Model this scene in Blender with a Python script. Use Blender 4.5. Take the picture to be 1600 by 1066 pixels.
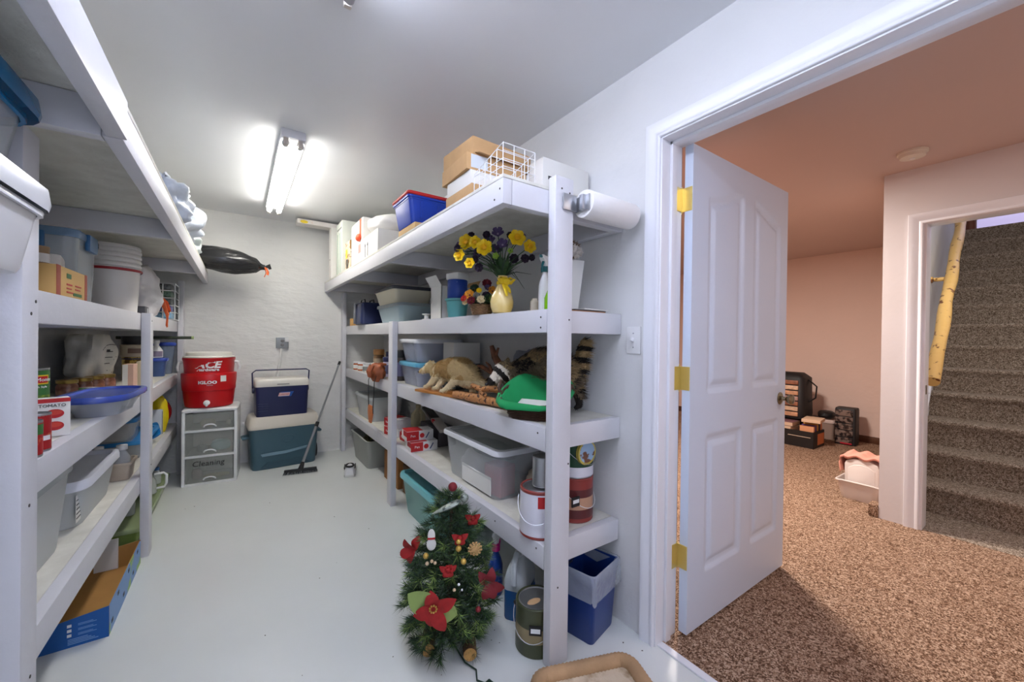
import bpy, bmesh, math, random
from mathutils import Vector, Matrix, noise
random.seed(7)
PI = math.pi
sc = bpy.context.scene
COL = sc.collection
for o in list(bpy.data.objects): bpy.data.objects.remove(o)

# ---------------------------------------------------------------- camera
def make_camera():
    yaw, pitch, roll = [math.radians(a) for a in (34.753, -0.3136, -0.7257)]
    f = Vector((math.sin(yaw)*math.cos(pitch), math.cos(yaw)*math.cos(pitch), math.sin(pitch)))
    r = Vector((math.cos(yaw), -math.sin(yaw), 0)); d = f.cross(r)
    c, s = math.cos(roll), math.sin(roll)
    rr = c*r + s*d; dd = -s*r + c*d
    m = Matrix((rr, -dd, -f)).transposed().to_4x4(); m.translation = (0, 0, 1.235)
    cd = bpy.data.cameras.new('camera'); cd.sensor_width = 36; cd.lens = 616.5*36/1600; cd.clip_start = .02
    co = bpy.data.objects.new('camera', cd); co.matrix_world = m; COL.objects.link(co); sc.camera = co
make_camera()

# ---------------------------------------------------------------- world, exposure, lights
def srgb(c):
    return tuple(((v/255)/12.92 if v/255 <= .04045 else ((v/255+.055)/1.055)**2.4) for v in c[:3])
w = bpy.data.worlds.new('world'); sc.world = w; w.use_nodes = True
w.node_tree.nodes['Background'].inputs[0].default_value = (.75, .8, 1, 1)
w.node_tree.nodes['Background'].inputs[1].default_value = .3
sc.view_settings.view_transform = 'Standard'; sc.view_settings.look = 'None'
sc.view_settings.gamma = 1; sc.view_settings.use_curve_mapping = False
sc.view_settings.exposure = 0.80
def area(name, loc, rot, sx, sy, power, col):
    l = bpy.data.lights.new(name, 'AREA'); l.shape = 'RECTANGLE'; l.size = sx; l.size_y = sy; l.energy = power; l.color = col
    o = bpy.data.objects.new(name, l); o.location = loc; o.rotation_euler = rot; COL.objects.link(o); return o
TUBE_POWER = 19.5
TUBE_POWER_NEAR = 23.0
area('storage_front_fill', (.35, -1.35, 1.5), (math.radians(98), 0, math.radians(-30)), 1.6, 1.2, 10, (.70, .78, 1))  # bluish fill added behind the camera, no fixture stands there
area('carpet_room_ceiling_light', (3.2, 1.9, 2.385), (0, 0, 0), .35, .35, 60, (1, .90, .82))
area('carpet_room_side_light', (2.6, -1.2, 2.385), (0, 0, 0), .4, .4, 9, (1, .95, .95))
area('stairwell_fill', (4.02, .1, 2.40), (0, math.radians(-62), 0), .25, .5, 8, (1, .95, .92))  # added to brighten the steps, hidden behind the doorway header
area('upstairs_daylight', (8.6, .2, 4.9), (0, math.radians(-35), 0), 1.2, .8, 32, (.82, .86, 1))

# ---------------------------------------------------------------- materials
MATS = {}
def pm(name, col, rough=.5, metal=0., var=0., vs=8., bump=0., bs=60., alpha=1., trans=0., emit=0., coat=0., col2=None, stretch=None, th=None, spec=None):
    if name in MATS: return MATS[name]
    m = bpy.data.materials.new(name); m.use_nodes = True; nt = m.node_tree; N = nt.nodes; L = nt.links
    b = N['Principled BSDF']; c = srgb(col)
    b.inputs['Base Color'].default_value = (*c, 1); b.inputs['Roughness'].default_value = rough
    b.inputs['Metallic'].default_value = metal; b.inputs['Alpha'].default_value = alpha
    b.inputs['Transmission Weight'].default_value = trans; b.inputs['Coat Weight'].default_value = coat
    if spec is not None: b.inputs['Specular IOR Level'].default_value = spec
    if emit: b.inputs['Emission Color'].default_value = (*c, 1); b.inputs['Emission Strength'].default_value = emit
    if var or bump or col2:
        tc = N.new('ShaderNodeTexCoord'); mp = N.new('ShaderNodeMapping'); L.new(tc.outputs['Object'], mp.inputs[0])
        if stretch: mp.inputs['Scale'].default_value = stretch
    if var or col2:
        n = N.new('ShaderNodeTexNoise'); n.inputs['Scale'].default_value = vs; n.inputs['Detail'].default_value = 5
        L.new(mp.outputs[0], n.inputs[0])
        r = N.new('ShaderNodeValToRGB'); lo, hi = th or (.35, .68)
        r.color_ramp.elements[0].position = lo; r.color_ramp.elements[1].position = hi
        c2 = srgb(col2) if col2 else tuple(v*(1-var) for v in c)
        r.color_ramp.elements[0].color = (*c2, 1); r.color_ramp.elements[1].color = (*c, 1)
        L.new(n.outputs[0], r.inputs[0]); L.new(r.outputs[0], b.inputs['Base Color'])
    if bump:
        n2 = N.new('ShaderNodeTexNoise'); n2.inputs['Scale'].default_value = bs; n2.inputs['Detail'].default_value = 6
        L.new(mp.outputs[0], n2.inputs[0])
        bp = N.new('ShaderNodeBump'); bp.inputs['Strength'].default_value = bump; bp.inputs['Distance'].default_value = .01
        L.new(n2.outputs[0], bp.inputs['Height']); L.new(bp.outputs[0], b.inputs['Normal'])
    MATS[name] = m; return m

M_wall = pm('painted_wall', (226, 226, 226), .6, var=.03, vs=3, bump=.25, bs=22)
M_block = pm('painted_textured_wall', (226, 225, 222), .62, var=.03, vs=3, bump=.9, bs=9, stretch=(1, 1, 2.6))
M_ceil = pm('painted_ceiling', (224, 225, 228), .35, var=.03, vs=2, bump=.08, bs=14)
M_floor = pm('painted_concrete_floor', (222, 225, 222), .28, var=.04, vs=2.2, bump=.06, bs=10)
M_wood = pm('white_painted_wood', (212, 211, 215), .42, var=.03, vs=5, bump=.15, bs=30)
M_under = pm('white_painted_particle_board', (222, 220, 210), .65, col2=(208, 205, 194), vs=14, bump=.3, bs=45)
M_trim = pm('white_gloss_trim', (233, 233, 238), .3)
M_door = pm('white_semi_gloss_door', (208, 218, 234), .38, bump=.05, bs=200)
M_peach = pm('peach_plaster', (226, 202, 190), .65, var=.03, vs=2, bump=.35, bs=12)
M_pceil = pm('carpet_room_ceiling', (206, 184, 176), .7, var=.02, vs=2)
M_stairwall = pm('stairwell_wall_paint', (214, 208, 208), .6, bump=.1, bs=20)
M_brass = pm('brass', (222, 198, 118), .28, .6)
M_nickel = pm('antique_nickel', (150, 138, 112), .28, 1)
M_steel = pm('steel', (172, 174, 178), .32, .9)
M_black = pm('black_plastic', (22, 22, 24), .45)
M_white = pm('white_plastic', (232, 232, 232), .35)
M_card = pm('cardboard', (196, 156, 108), .8, var=.08, vs=20)
M_screw = pm('dark_screw_hole', (70, 66, 62), .7)

def carpet_mat(name, a, b_, c_):
    m = bpy.data.materials.new(name); m.use_nodes = True; nt = m.node_tree; N = nt.nodes; L = nt.links
    b = N['Principled BSDF']; b.inputs['Roughness'].default_value = .95; b.inputs['Specular IOR Level'].default_value = .1
    tc = N.new('ShaderNodeTexCoord')
    n = N.new('ShaderNodeTexNoise'); n.inputs['Scale'].default_value = 95; n.inputs['Detail'].default_value = 4; n.inputs['Distortion'].default_value = 1.5
    L.new(tc.outputs['Object'], n.inputs[0])
    r = N.new('ShaderNodeValToRGB'); e = r.color_ramp.elements
    e[0].position = .40; e[0].color = (*srgb(a), 1); e[1].position = .60; e[1].color = (*srgb(c_), 1)
    x = e.new(.5); x.color = (*srgb(b_), 1)
    L.new(n.outputs[0], r.inputs[0]); L.new(r.outputs[0], b.inputs['Base Color'])
    n2 = N.new('ShaderNodeTexNoise'); n2.inputs['Scale'].default_value = 120; n2.inputs['Detail'].default_value = 3
    L.new(tc.outputs['Object'], n2.inputs[0])
    bp = N.new('ShaderNodeBump'); bp.inputs['Strength'].default_value = 1; bp.inputs['Distance'].default_value = .012
    L.new(n2.outputs[0], bp.inputs['Height']); L.new(bp.outputs[0], b.inputs['Normal'])
    MATS[name] = m; return m
M_carpet = carpet_mat('speckled_brown_carpet', (88, 64, 48), (146, 113, 90), (200, 172, 148))
M_scarpet = carpet_mat('speckled_grey_stair_carpet', (104, 90, 76), (150, 134, 118), (194, 180, 164))

# ---------------------------------------------------------------- mesh builder
class MB:
    def __init__(s): s.v = []; s.f = []; s.m = Matrix(); s.mi = []; s.cur = 0
    def T(s, loc=(0, 0, 0), rx=0, ry=0, rz=0, sc_=1):
        s.m = Matrix.Translation(loc) @ Matrix.Rotation(rz, 4, 'Z') @ Matrix.Rotation(ry, 4, 'Y') @ Matrix.Rotation(rx, 4, 'X') @ Matrix.Scale(sc_, 4); return s
    def add(s, vs, fs):
        n = len(s.v); s.v += [tuple(s.m @ Vector(v)) for v in vs]; s.f += [tuple(i+n for i in f) for f in fs]; s.mi += [s.cur]*len(fs); return s
    def box(s, x0, x1, y0, y1, z0, z1):
        return s.add([(x0,y0,z0),(x1,y0,z0),(x1,y1,z0),(x0,y1,z0),(x0,y0,z1),(x1,y0,z1),(x1,y1,z1),(x0,y1,z1)],
            [(0,3,2,1),(4,5,6,7),(0,1,5,4),(1,2,6,5),(2,3,7,6),(3,0,4,7)])
    def loft(s, rings, c0=True, c1=True):
        n = len(rings[0]); vs = [p for r in rings for p in r]; fs = []
        for k in range(len(rings)-1):
            for i in range(n):
                j = (i+1) % n; fs.append((k*n+i, k*n+j, (k+1)*n+j, (k+1)*n+i))
        if c0: fs.append(tuple(range(n-1, -1, -1)))
        if c1: fs.append(tuple((len(rings)-1)*n+i for i in range(n)))
        return s.add(vs, fs)
    def lathe(s, prof, n=24, c0=True, c1=True, sx=1, sy=1):
        return s.loft([[(r*sx*math.cos(2*PI*i/n), r*sy*math.sin(2*PI*i/n), z) for i in range(n)] for r, z in prof], c0, c1)
    def tube(s, pts, r, n=8, cyc=False, flat=1.0, caps=True):
        P = [Vector(p) for p in pts]; K = len(P); R = r if hasattr(r, '__len__') else [r]*K
        rings = []; up = None
        for i in range(K):
            a = P[(i-1) % K] if (cyc or i > 0) else P[0]; b = P[(i+1) % K] if (cyc or i < K-1) else P[-1]
            t = (b-a).normalized()
            if up is None:
                up = Vector((0, 0, 1)) if abs(t.z) < .9 else Vector((1, 0, 0))
            x = t.cross(up)
            if x.length < 1e-5: x = t.orthogonal()
            x.normalize(); y = x.cross(t).normalized(); up = y
            rings.append([tuple(P[i] + R[i]*(math.cos(2*PI*k/n)*x + flat*math.sin(2*PI*k/n)*y)) for k in range(n)])
        if cyc: rings.append(rings[0])
        return s.loft(rings, caps and not cyc, caps and not cyc)
    def prism(s, poly, z0, z1):
        return s.loft([[(x, y, z0) for x, y in poly], [(x, y, z1) for x, y in poly]])
    def ball(s, c, rx, ry=None, rz=None, n=14, k=8):
        ry = ry or rx; rz = rz or rx; rings = []
        for j in range(k+1):
            a = -PI/2 + PI*j/k; q = max(math.cos(a), .02)
            rings.append([(c[0]+rx*q*math.cos(2*PI*i/n), c[1]+ry*q*math.sin(2*PI*i/n), c[2]+rz*math.sin(a)) for i in range(n)])
        return s.loft(rings)
    def mesh(s, name, mats):
        me = bpy.data.meshes.new(name); me.from_pydata(s.v, [], s.f)
        for m in (mats if isinstance(mats, (list, tuple)) else [mats]): me.materials.append(m)
        for p, i in zip(me.polygons, s.mi): p.material_index = i
        me.update(); return me
    def build(s, name, mats, parent=None, bevel=0, smooth=35, kind=None, label=None, seg=2):
        me = s.mesh(name, mats)
        if bevel:
            bm = bmesh.new(); bm.from_mesh(me)
            es = [e for e in bm.edges if len(e.link_faces) == 2 and e.calc_face_angle(0) > .6]
            bmesh.ops.bevel(bm, geom=es, offset=bevel, segments=seg, affect='EDGES', profile=.6, clamp_overlap=True)
            bm.to_mesh(me); bm.free()
        return link(name, me, parent, smooth, kind, label)
def link(name, me, parent=None, smooth=35, kind=None, label=None):
    if smooth:
        for p in me.polygons: p.use_smooth = True
        try: me.set_sharp_from_angle(angle=math.radians(smooth))
        except Exception: pass
    o = bpy.data.objects.new(name, me); COL.objects.link(o)
    if parent: o.parent = parent
    if kind: o['kind'] = kind
    if label: o['label'] = label
    return o
def thing(name, label, cat, loc=(0, 0, 0), rz=0, group=None):
    o = bpy.data.objects.new(name, None); COL.objects.link(o); o.empty_display_size = .05
    o.location = loc; o.rotation_euler = (0, 0, math.radians(rz)); o['label'] = label; o['category'] = cat
    if group: o['group'] = group
    return o
def struct(name, loc=(0, 0, 0)):
    o = bpy.data.objects.new(name, None); COL.objects.link(o); o.location = loc; o['kind'] = 'structure'; o.empty_display_size = .05; return o
def S(mb, name, mat, **k):
    o = mb.build(name, mat, **k); o['kind'] = 'structure'; return o
def dup(root, loc, rz=None, label=None, group=None):
    r = root.copy(); COL.objects.link(r); r.location = loc
    if rz is not None: r.rotation_euler = (0, 0, math.radians(rz))
    if label: r['label'] = label
    if group: r['group'] = group
    for ch in list(root.children):
        c = ch.copy(); COL.objects.link(c); c.parent = r
        for g in list(ch.children):
            d = g.copy(); COL.objects.link(d); d.parent = c
    return r
def rr(hx, hy, r, z, n=5, cx=0, cy=0):
    pts = []
    r = min(r, hx*.99, hy*.99)
    for q, (sx, sy) in enumerate(((1, 1), (-1, 1), (-1, -1), (1, -1))):
        for k in range(n):
            a = PI/2*q + PI/2*k/(n-1)
            pts.append((cx+sx*(hx-r)+r*math.cos(a), cy+sy*(hy-r)+r*math.sin(a), z))
    return pts
def text(parent, s, size, loc, rx=90, rz=0, mat=None, bend=0, ext=.0006, shear=0, name='lettering', label=None, sx=1.0, bold=0):
    cu = bpy.data.curves.new('t', 'FONT'); cu.body = s; cu.size = size; cu.align_x = 'CENTER'; cu.align_y = 'CENTER'
    cu.extrude = ext; cu.shear = shear; cu.resolution_u = 2; cu.offset = bold
    to = bpy.data.objects.new('t', cu); me = bpy.data.meshes.new_from_object(to); bpy.data.objects.remove(to); bpy.data.curves.remove(cu)
    me.name = name; me.materials.clear(); me.materials.append(mat or M_white)
    Rm = Matrix.Rotation(math.radians(rz), 4, 'Z') @ Matrix.Rotation(math.radians(rx), 4, 'X')
    for v in me.vertices:
        p = v.co.copy(); p.x *= sx
        if bend:   # wrap about a vertical axis behind the text plane
            a = p.x/bend; p = Vector((math.sin(a)*(bend+p.z), p.y, math.cos(a)*(bend+p.z)-bend))
        v.co = (Rm @ p) + Vector(loc)
    return link(name, me, parent, 0, None, label)
def V(*a): return Vector(a)
def arc(cx, cy, r, a0, a1, n, z=0): return [(cx+r*math.cos(math.radians(a0+(a1-a0)*i/n)), cy+r*math.sin(math.radians(a0+(a1-a0)*i/n)), z) for i in range(n+1)]

#@@STRUCTURE
CZ = 2.40; XW = 1.39; XW2 = 1.52; BY = 4.62; LX = -.88; FY = -1.6
S(MB().box(LX-.1, 1.43, FY-.1, BY+.1, -.1, 0), 'floor', M_floor)
S(MB().box(1.43, 4.15, FY-.1, BY+.1, -.1, .004).box(4.15, 6.6, .92, BY+.1, -.1, .004), 'floor_carpet', M_carpet)
S(MB().box(LX-.1, XW, FY-.1, BY+.1, CZ, CZ+.1), 'ceiling', M_ceil)
S(MB().box(XW2-.06, 3.84, FY-.1, BY+.1, CZ+.01, CZ+.11).loft([[(3.84, .75, z), (6.6, .921, z), (6.6, BY+.1, z), (3.84, BY+.1, z)] for z in (CZ+.01, CZ+.11)]), 'ceiling_carpet_room', M_pceil)
S(MB().box(LX-.1, XW2, BY, BY+.1, 0, CZ), 'wall_back', M_block)
S(MB().box(LX-.1, LX, FY, BY, 0, CZ), 'wall_left', M_wall)
S(MB().box(LX-.1, XW2, FY-.1, FY, 0, CZ), 'wall_front', M_wall)
# right wall with the doorway (opening y -.01 .. .95, z 0..2.06)
HY = .982; LY = .01; DH = 2.065
S(MB().box(XW, XW+.065, HY, BY, 0, CZ).box(XW, XW+.065, FY, LY, 0, CZ).box(XW, XW+.065, LY, HY, DH, CZ), 'wall_right', M_wall)
S(MB().box(XW+.065, XW2, HY, BY, 0, CZ+.01).box(XW+.065, XW2, FY, LY, 0, CZ+.01).box(XW+.065, XW2, LY, HY, DH, CZ+.01), 'wall_right_carpet_side', M_peach)
# carpet room walls
S(MB().box(6.43, 6.53, .93, BY, 0, CZ+.01), 'wall_far', M_peach)
S(MB().box(XW2, 6.53, BY, BY+.1, 0, CZ+.01), 'wall_carpet_room_back', M_peach)
S(MB().box(XW2, 4.2, FY-.1, FY, 0, CZ+.01), 'wall_carpet_room_front', M_peach)
def yl(x): return .70+.062*(x-3.84)
def slab_wall(x0, x1, o0, o1, z1): return MB().loft([[(x0, yl(x0)+o0, z), (x1, yl(x1)+o0, z), (x1, yl(x1)+o1, z), (x0, yl(x0)+o1, z)] for z in (0, z1)])
S(slab_wall(3.84, 6.5, .052, .10, CZ+.3), 'wall_return', M_peach)
SX = 3.72
S(MB().box(SX, SX+.12, .60, .80, 0, CZ+.01).box(SX, SX+.12, FY, -.42, 0, CZ+.01).box(SX, SX+.12, -.42, .60, 2.045, CZ+.01), 'wall_stair', M_stairwall)
S(MB().box(6.405, 6.43, .97, BY, 0, .085), 'baseboard_far', pm('dark_wood_baseboard', (92, 56, 34), .45, var=.2, vs=10), bevel=.004)
# storage-side wall fillet strip beside the casing and the threshold strip
S(MB().box(1.40, 1.432, LY, HY-.02, 0, .007), 'trim_2', M_trim, bevel=.002)

# ---- shelving units
def shelving(right):
    s = 1 if right else -1
    X0 = .96 if right else -.44          # fascia face
    XT = .755 if right else -.235        # top fascia face
    XB = XW-.005 if right else LX+.005
    Y0, Y1 = 1.155, BY-.004
    if not right: Y0 = -.6
    t = thing('shelving_unit', 'white painted built-in wooden shelving along the right wall' if right else 'white painted built-in wooden shelving along the left wall', 'shelves')
    def bx(xa, xb, ya, yb, za, zb): return MB().box(min(xa, xb), max(xa, xb), ya, yb, za, zb)
    def P_(mb, n, m=M_wood, bv=.003): mb.build(n, m, t, bevel=bv)
    levels = (.445, .895, 1.35)
    for z in levels:
        ya = Y0 if right else (1.36 if z < 1.3 else .3)
        P_(bx(X0, X0+s*.038, ya, Y1, z-.09, z), 'front_rail')
        P_(bx(X0+s*.0385, XB, ya+.04, Y1, z-.014, z-.001), 'shelf_board', M_under, 0)
        P_(bx(X0+s*.0385, XB, ya, ya+.038, z-.09, z), 'end_rail')
        P_(bx(XB-s*.04, XB, ya+.039, Y1, z-.09, z-.015), 'back_cleat')
        for yy in (2.6, 3.85): P_(bx(X0+s*.039, XB-s*.041, yy, yy+.038, z-.09, z-.0145), 'cross_rib')
    P_(bx(XT, XT+s*.038, Y0 if right else 1.345, Y1, 1.71, 1.80), 'front_rail')
    if not right: P_(bx(XT+.008, XT-.03, Y0, 1.342, 1.71, 1.805), 'front_rail')
    P_(bx(XT, XB, Y0, Y1, 1.801, 1.813), 'top_board', M_under, .001)
    for yy in ([Y0, 2.5, 3.46, 4.4] if right else [1.345, 2.58, 3.9]):
        P_(bx(XT+s*.039, XB, yy, yy+.038, 1.71, 1.80), 'cross_rib' if yy != Y0 else 'end_rail')
    P_(bx(XB-s*.04, XB, Y0+.039, Y1, 1.712, 1.8), 'back_cleat')
    # posts
    if right:
        P_(MB().box(.96, 1.05, 1.112, 1.153, 0, 1.845), 'post', bv=.004)
        P_(MB().box(.92, .959, 2.85, 2.94, 0, 1.352), 'post', bv=.004)
        P_(MB().box(.92, .959, 4.52, 4.61, 0, 1.71), 'post', bv=.004)
    else:
        P_(MB().box(-.439, -.40, 1.36, 1.45, 0, 1.708), 'post', bv=.004)
        P_(MB().box(-.439, -.40, 2.94, 3.03, 0, 1.352), 'post', bv=.004)
        P_(MB().box(-.439, -.40, 4.52, 4.61, 0, 1.71), 'post', bv=.004)
    # screw heads
    m = MB()
    pts = [(XT, 1.175, 1.765), (XT, 1.21, 1.735), (X0, 1.19, 1.32), (X0, 1.19, 1.28), (X0, 1.2, .87), (X0, 1.2, .42), (X0, 1.5, .41)] if right else \
          [(-.40, 1.405, 1.28), (-.40, 1.43, 1.31), (-.40, 1.40, .83), (-.40, 1.41, .42), (-.40, 2.985, 1.31), (-.40, 2.985, .5)]
    for x, y, z in pts:
        m.T((x, y, z), ry=-s*PI/2); m.lathe([(.004, -.001), (.004, .0012)], 8)
    if right:
        for x, z in ((.99, 1.80), (1.03, 1.79), (1.035, 1.31), (1.04, .76), (.995, .3)):
            m.T((x, 1.112, z), rx=PI/2); m.lathe([(.0035, -.001), (.0035, .0012)], 8)
    m.build('screw_head', M_screw, t, kind='stuff')
    return t
shelving(True); shelving(False)

# ---- doorway 1: jambs, casing, open leaf
def doorway():
    d = struct('door_1')
    j = MB()
    j.box(1.388, 1.525, HY-.02, HY, 0, DH).box(1.388, 1.525, LY, LY+.02, 0, DH).box(1.388, 1.525, LY, HY, DH-.02, DH)
    j.box(1.44, 1.475, HY-.032, HY-.02, 0, DH-.02).box(1.44, 1.475, LY+.02, LY+.032, 0, DH-.02).box(1.44, 1.475, LY+.02, HY-.02, DH-.032, DH-.02)
    j.build('door_frame', M_trim, d, bevel=.002)
    # casing profile swept round (storage side and carpet side)
    prof = [(0, 0), (0, .010), (.004, .014), (.012, .014), (.018, .010), (.026, .011), (.040, .016), (.052, .019), (.060, .019), (.062, .016), (.062, 0)]
    for side in (0, 1):
        m = MB()
        x0 = XW if side == 0 else XW2; sg = -1 if side == 0 else 1
        inner = [(HY-.014, 0), (HY-.014, DH-.014), (LY+.014, DH-.014), (LY+.014, 0)]
        rings = []
        dirs = [(1, 0), (1, 1), (-1, 1), (-1, 0)]
        for (y, z), (dy, dz) in zip(inner, dirs):
            rings.append([(x0+sg*h, y+dy*a, z+dz*a) for a, h in prof])
        m.loft(rings, False, False); m.build('casing', M_trim, d, smooth=50)
    # leaf: heightfield faces
    leaf = thing_part('door_leaf', d)
    W, Hh, TH = .92, 2.03, .036
    x0, yf, z0 = 1.53, .915, .018
    NX, NZ = 92, 200
    def ss(t): t = min(1, max(0, t)); return t*t*(3-2*t)
    # panels: (u0,u1,v0,v1top outer, v1 inner, arch side)
    pans = [(.125, .435, .995, 1.83, 1.905, 1), (.565, .845, .995, 1.83, 1.905, -1), (.115, .425, .225, .81, .81, 0), (.535, .82, .225, .81, .81, 0)]
    pans = [(.13, .435, .995, 1.835, 1.905, 1), (.545, .83, .995, 1.835, 1.905, -1), (.13, .435, .225, .81, .81, 0), (.545, .83, .225, .81, .81, 0)]
    def sd(p, u, v):
        u0, u1, v0, va, vb, k = p
        f = (u-u0)/(u1-u0)
        top = va + (vb-va)*ss(f if k == 1 else 1-f) if k else va
        return min(u-u0, u1-u, v-v0, top-v)
    def hgt(u, v):
        q = max(sd(p, u, v) for p in pans)
        if q <= 0: return 0
        if q < .016: return -.010*math.sin(PI/2*q/.016)
        if q < .030: return -.010
        if q < .052: return -.010+.0085*ss((q-.030)/.022)
        return -.0015
    us = [W*i/NX for i in range(NX+1)]; vs = [Hh*i/NZ for i in range(NZ+1)]
    groups = {}
    for i in range(NX):
        for k in range(NZ):
            uc, vc = (us[i]+us[i+1])/2, (vs[k]+vs[k+1])/2
            g = -1
            for pi_, p in enumerate(pans):
                if sd(p, uc, vc) > .030: g = pi_
            groups.setdefault(g, []).append((i, k))
    for side in (0, 1):
        yy = yf if side == 0 else yf+TH; sgn = -1 if side == 0 else 1
        for g, cells in groups.items():
            idx = {}; vv = []; ff = []
            for i, k in cells:
                q = []
                for a, b in ((i, k), (i+1, k), (i+1, k+1), (i, k+1)):
                    if (a, b) not in idx:
                        idx[(a, b)] = len(vv); vv.append((x0+us[a], yy+sgn*hgt(us[a], vs[b]), z0+vs[b]))
                    q.append(idx[(a, b)])
                ff.append(tuple(q if side == 0 else q[::-1]))
            m = MB(); m.add(vv, ff)
            if g < 0 and side == 0:
                m.add([(x0, yf, z0), (x0, yf+TH, z0), (x0, yf+TH, z0+Hh), (x0, yf, z0+Hh)], [(3, 2, 1, 0)])
                m.add([(x0+W, yf, z0), (x0+W, yf+TH, z0), (x0+W, yf+TH, z0+Hh), (x0+W, yf, z0+Hh)], [(0, 1, 2, 3)])
                m.add([(x0, yf, z0+Hh), (x0+W, yf, z0+Hh), (x0+W, yf+TH, z0+Hh), (x0, yf+TH, z0+Hh)], [(0, 1, 2, 3)])
                m.add([(x0, yf, z0), (x0+W, yf, z0), (x0+W, yf+TH, z0), (x0, yf+TH, z0)], [(3, 2, 1, 0)])
            if g < 0: 
                if side == 0: front = m.build('leaf_face', M_door, leaf, smooth=60)
                else: m.build('leaf_face', M_door, leaf, smooth=60)
            else: m.build('panel', M_door, leaf, smooth=60)
    # knob with rosette both sides
    for sy in (-1, 1):
        yk = yf if sy < 0 else yf+TH
        m = MB().T((x0+W-.065, yk, .935), rx=-sy*PI/2)
        m.lathe([(.033, 0), (.033, .004), (.024, .009), (.012, .012), (.010, .028), (.016, .034), (.026, .044), (.028, .054), (.022, .062), (.008, .066)], 24)
        m.build('door_knob', M_nickel, leaf)
    MB().box(x0+W-.0005, x0+W+.0015, yf+.006, yf+TH-.006, .905, .965).build('latch_plate', M_brass, leaf)
    # hinges: leaf on the jamb, leaf on the door edge, knuckle barrel
    for z in (1.775, 1.03, .285):
        m = MB()
        m.box(1.478, 1.527, HY-.0235, HY-.020, z, z+.098)
        m.box(x0-.003, x0+.0005, yf+.002, HY-.018, z, z+.098)
        for k in range(5):
            m.T((1.5275, HY-.017, z+.0196*k)); m.lathe([(.0065, .001), (.0065, .0186)], 12)
        m.T((1.5275, HY-.017, z)); m.lathe([(.004, -.008), (.0055, -.003), (.004, .1), (.0058, .103), (.003, .108)], 10)
        m.m = Matrix()
        m.build('hinge', M_brass, leaf, label='polished brass hinge')
    # strike plate on latch jamb
    MB().box(1.478, 1.50, LY+.0195, LY+.0212, .9, .96).build('strike_plate', M_brass, d)
def thing_part(name, parent):
    o = bpy.data.objects.new(name, None); COL.objects.link(o); o.parent = parent; o.empty_display_size = .05; return o
doorway()

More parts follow.
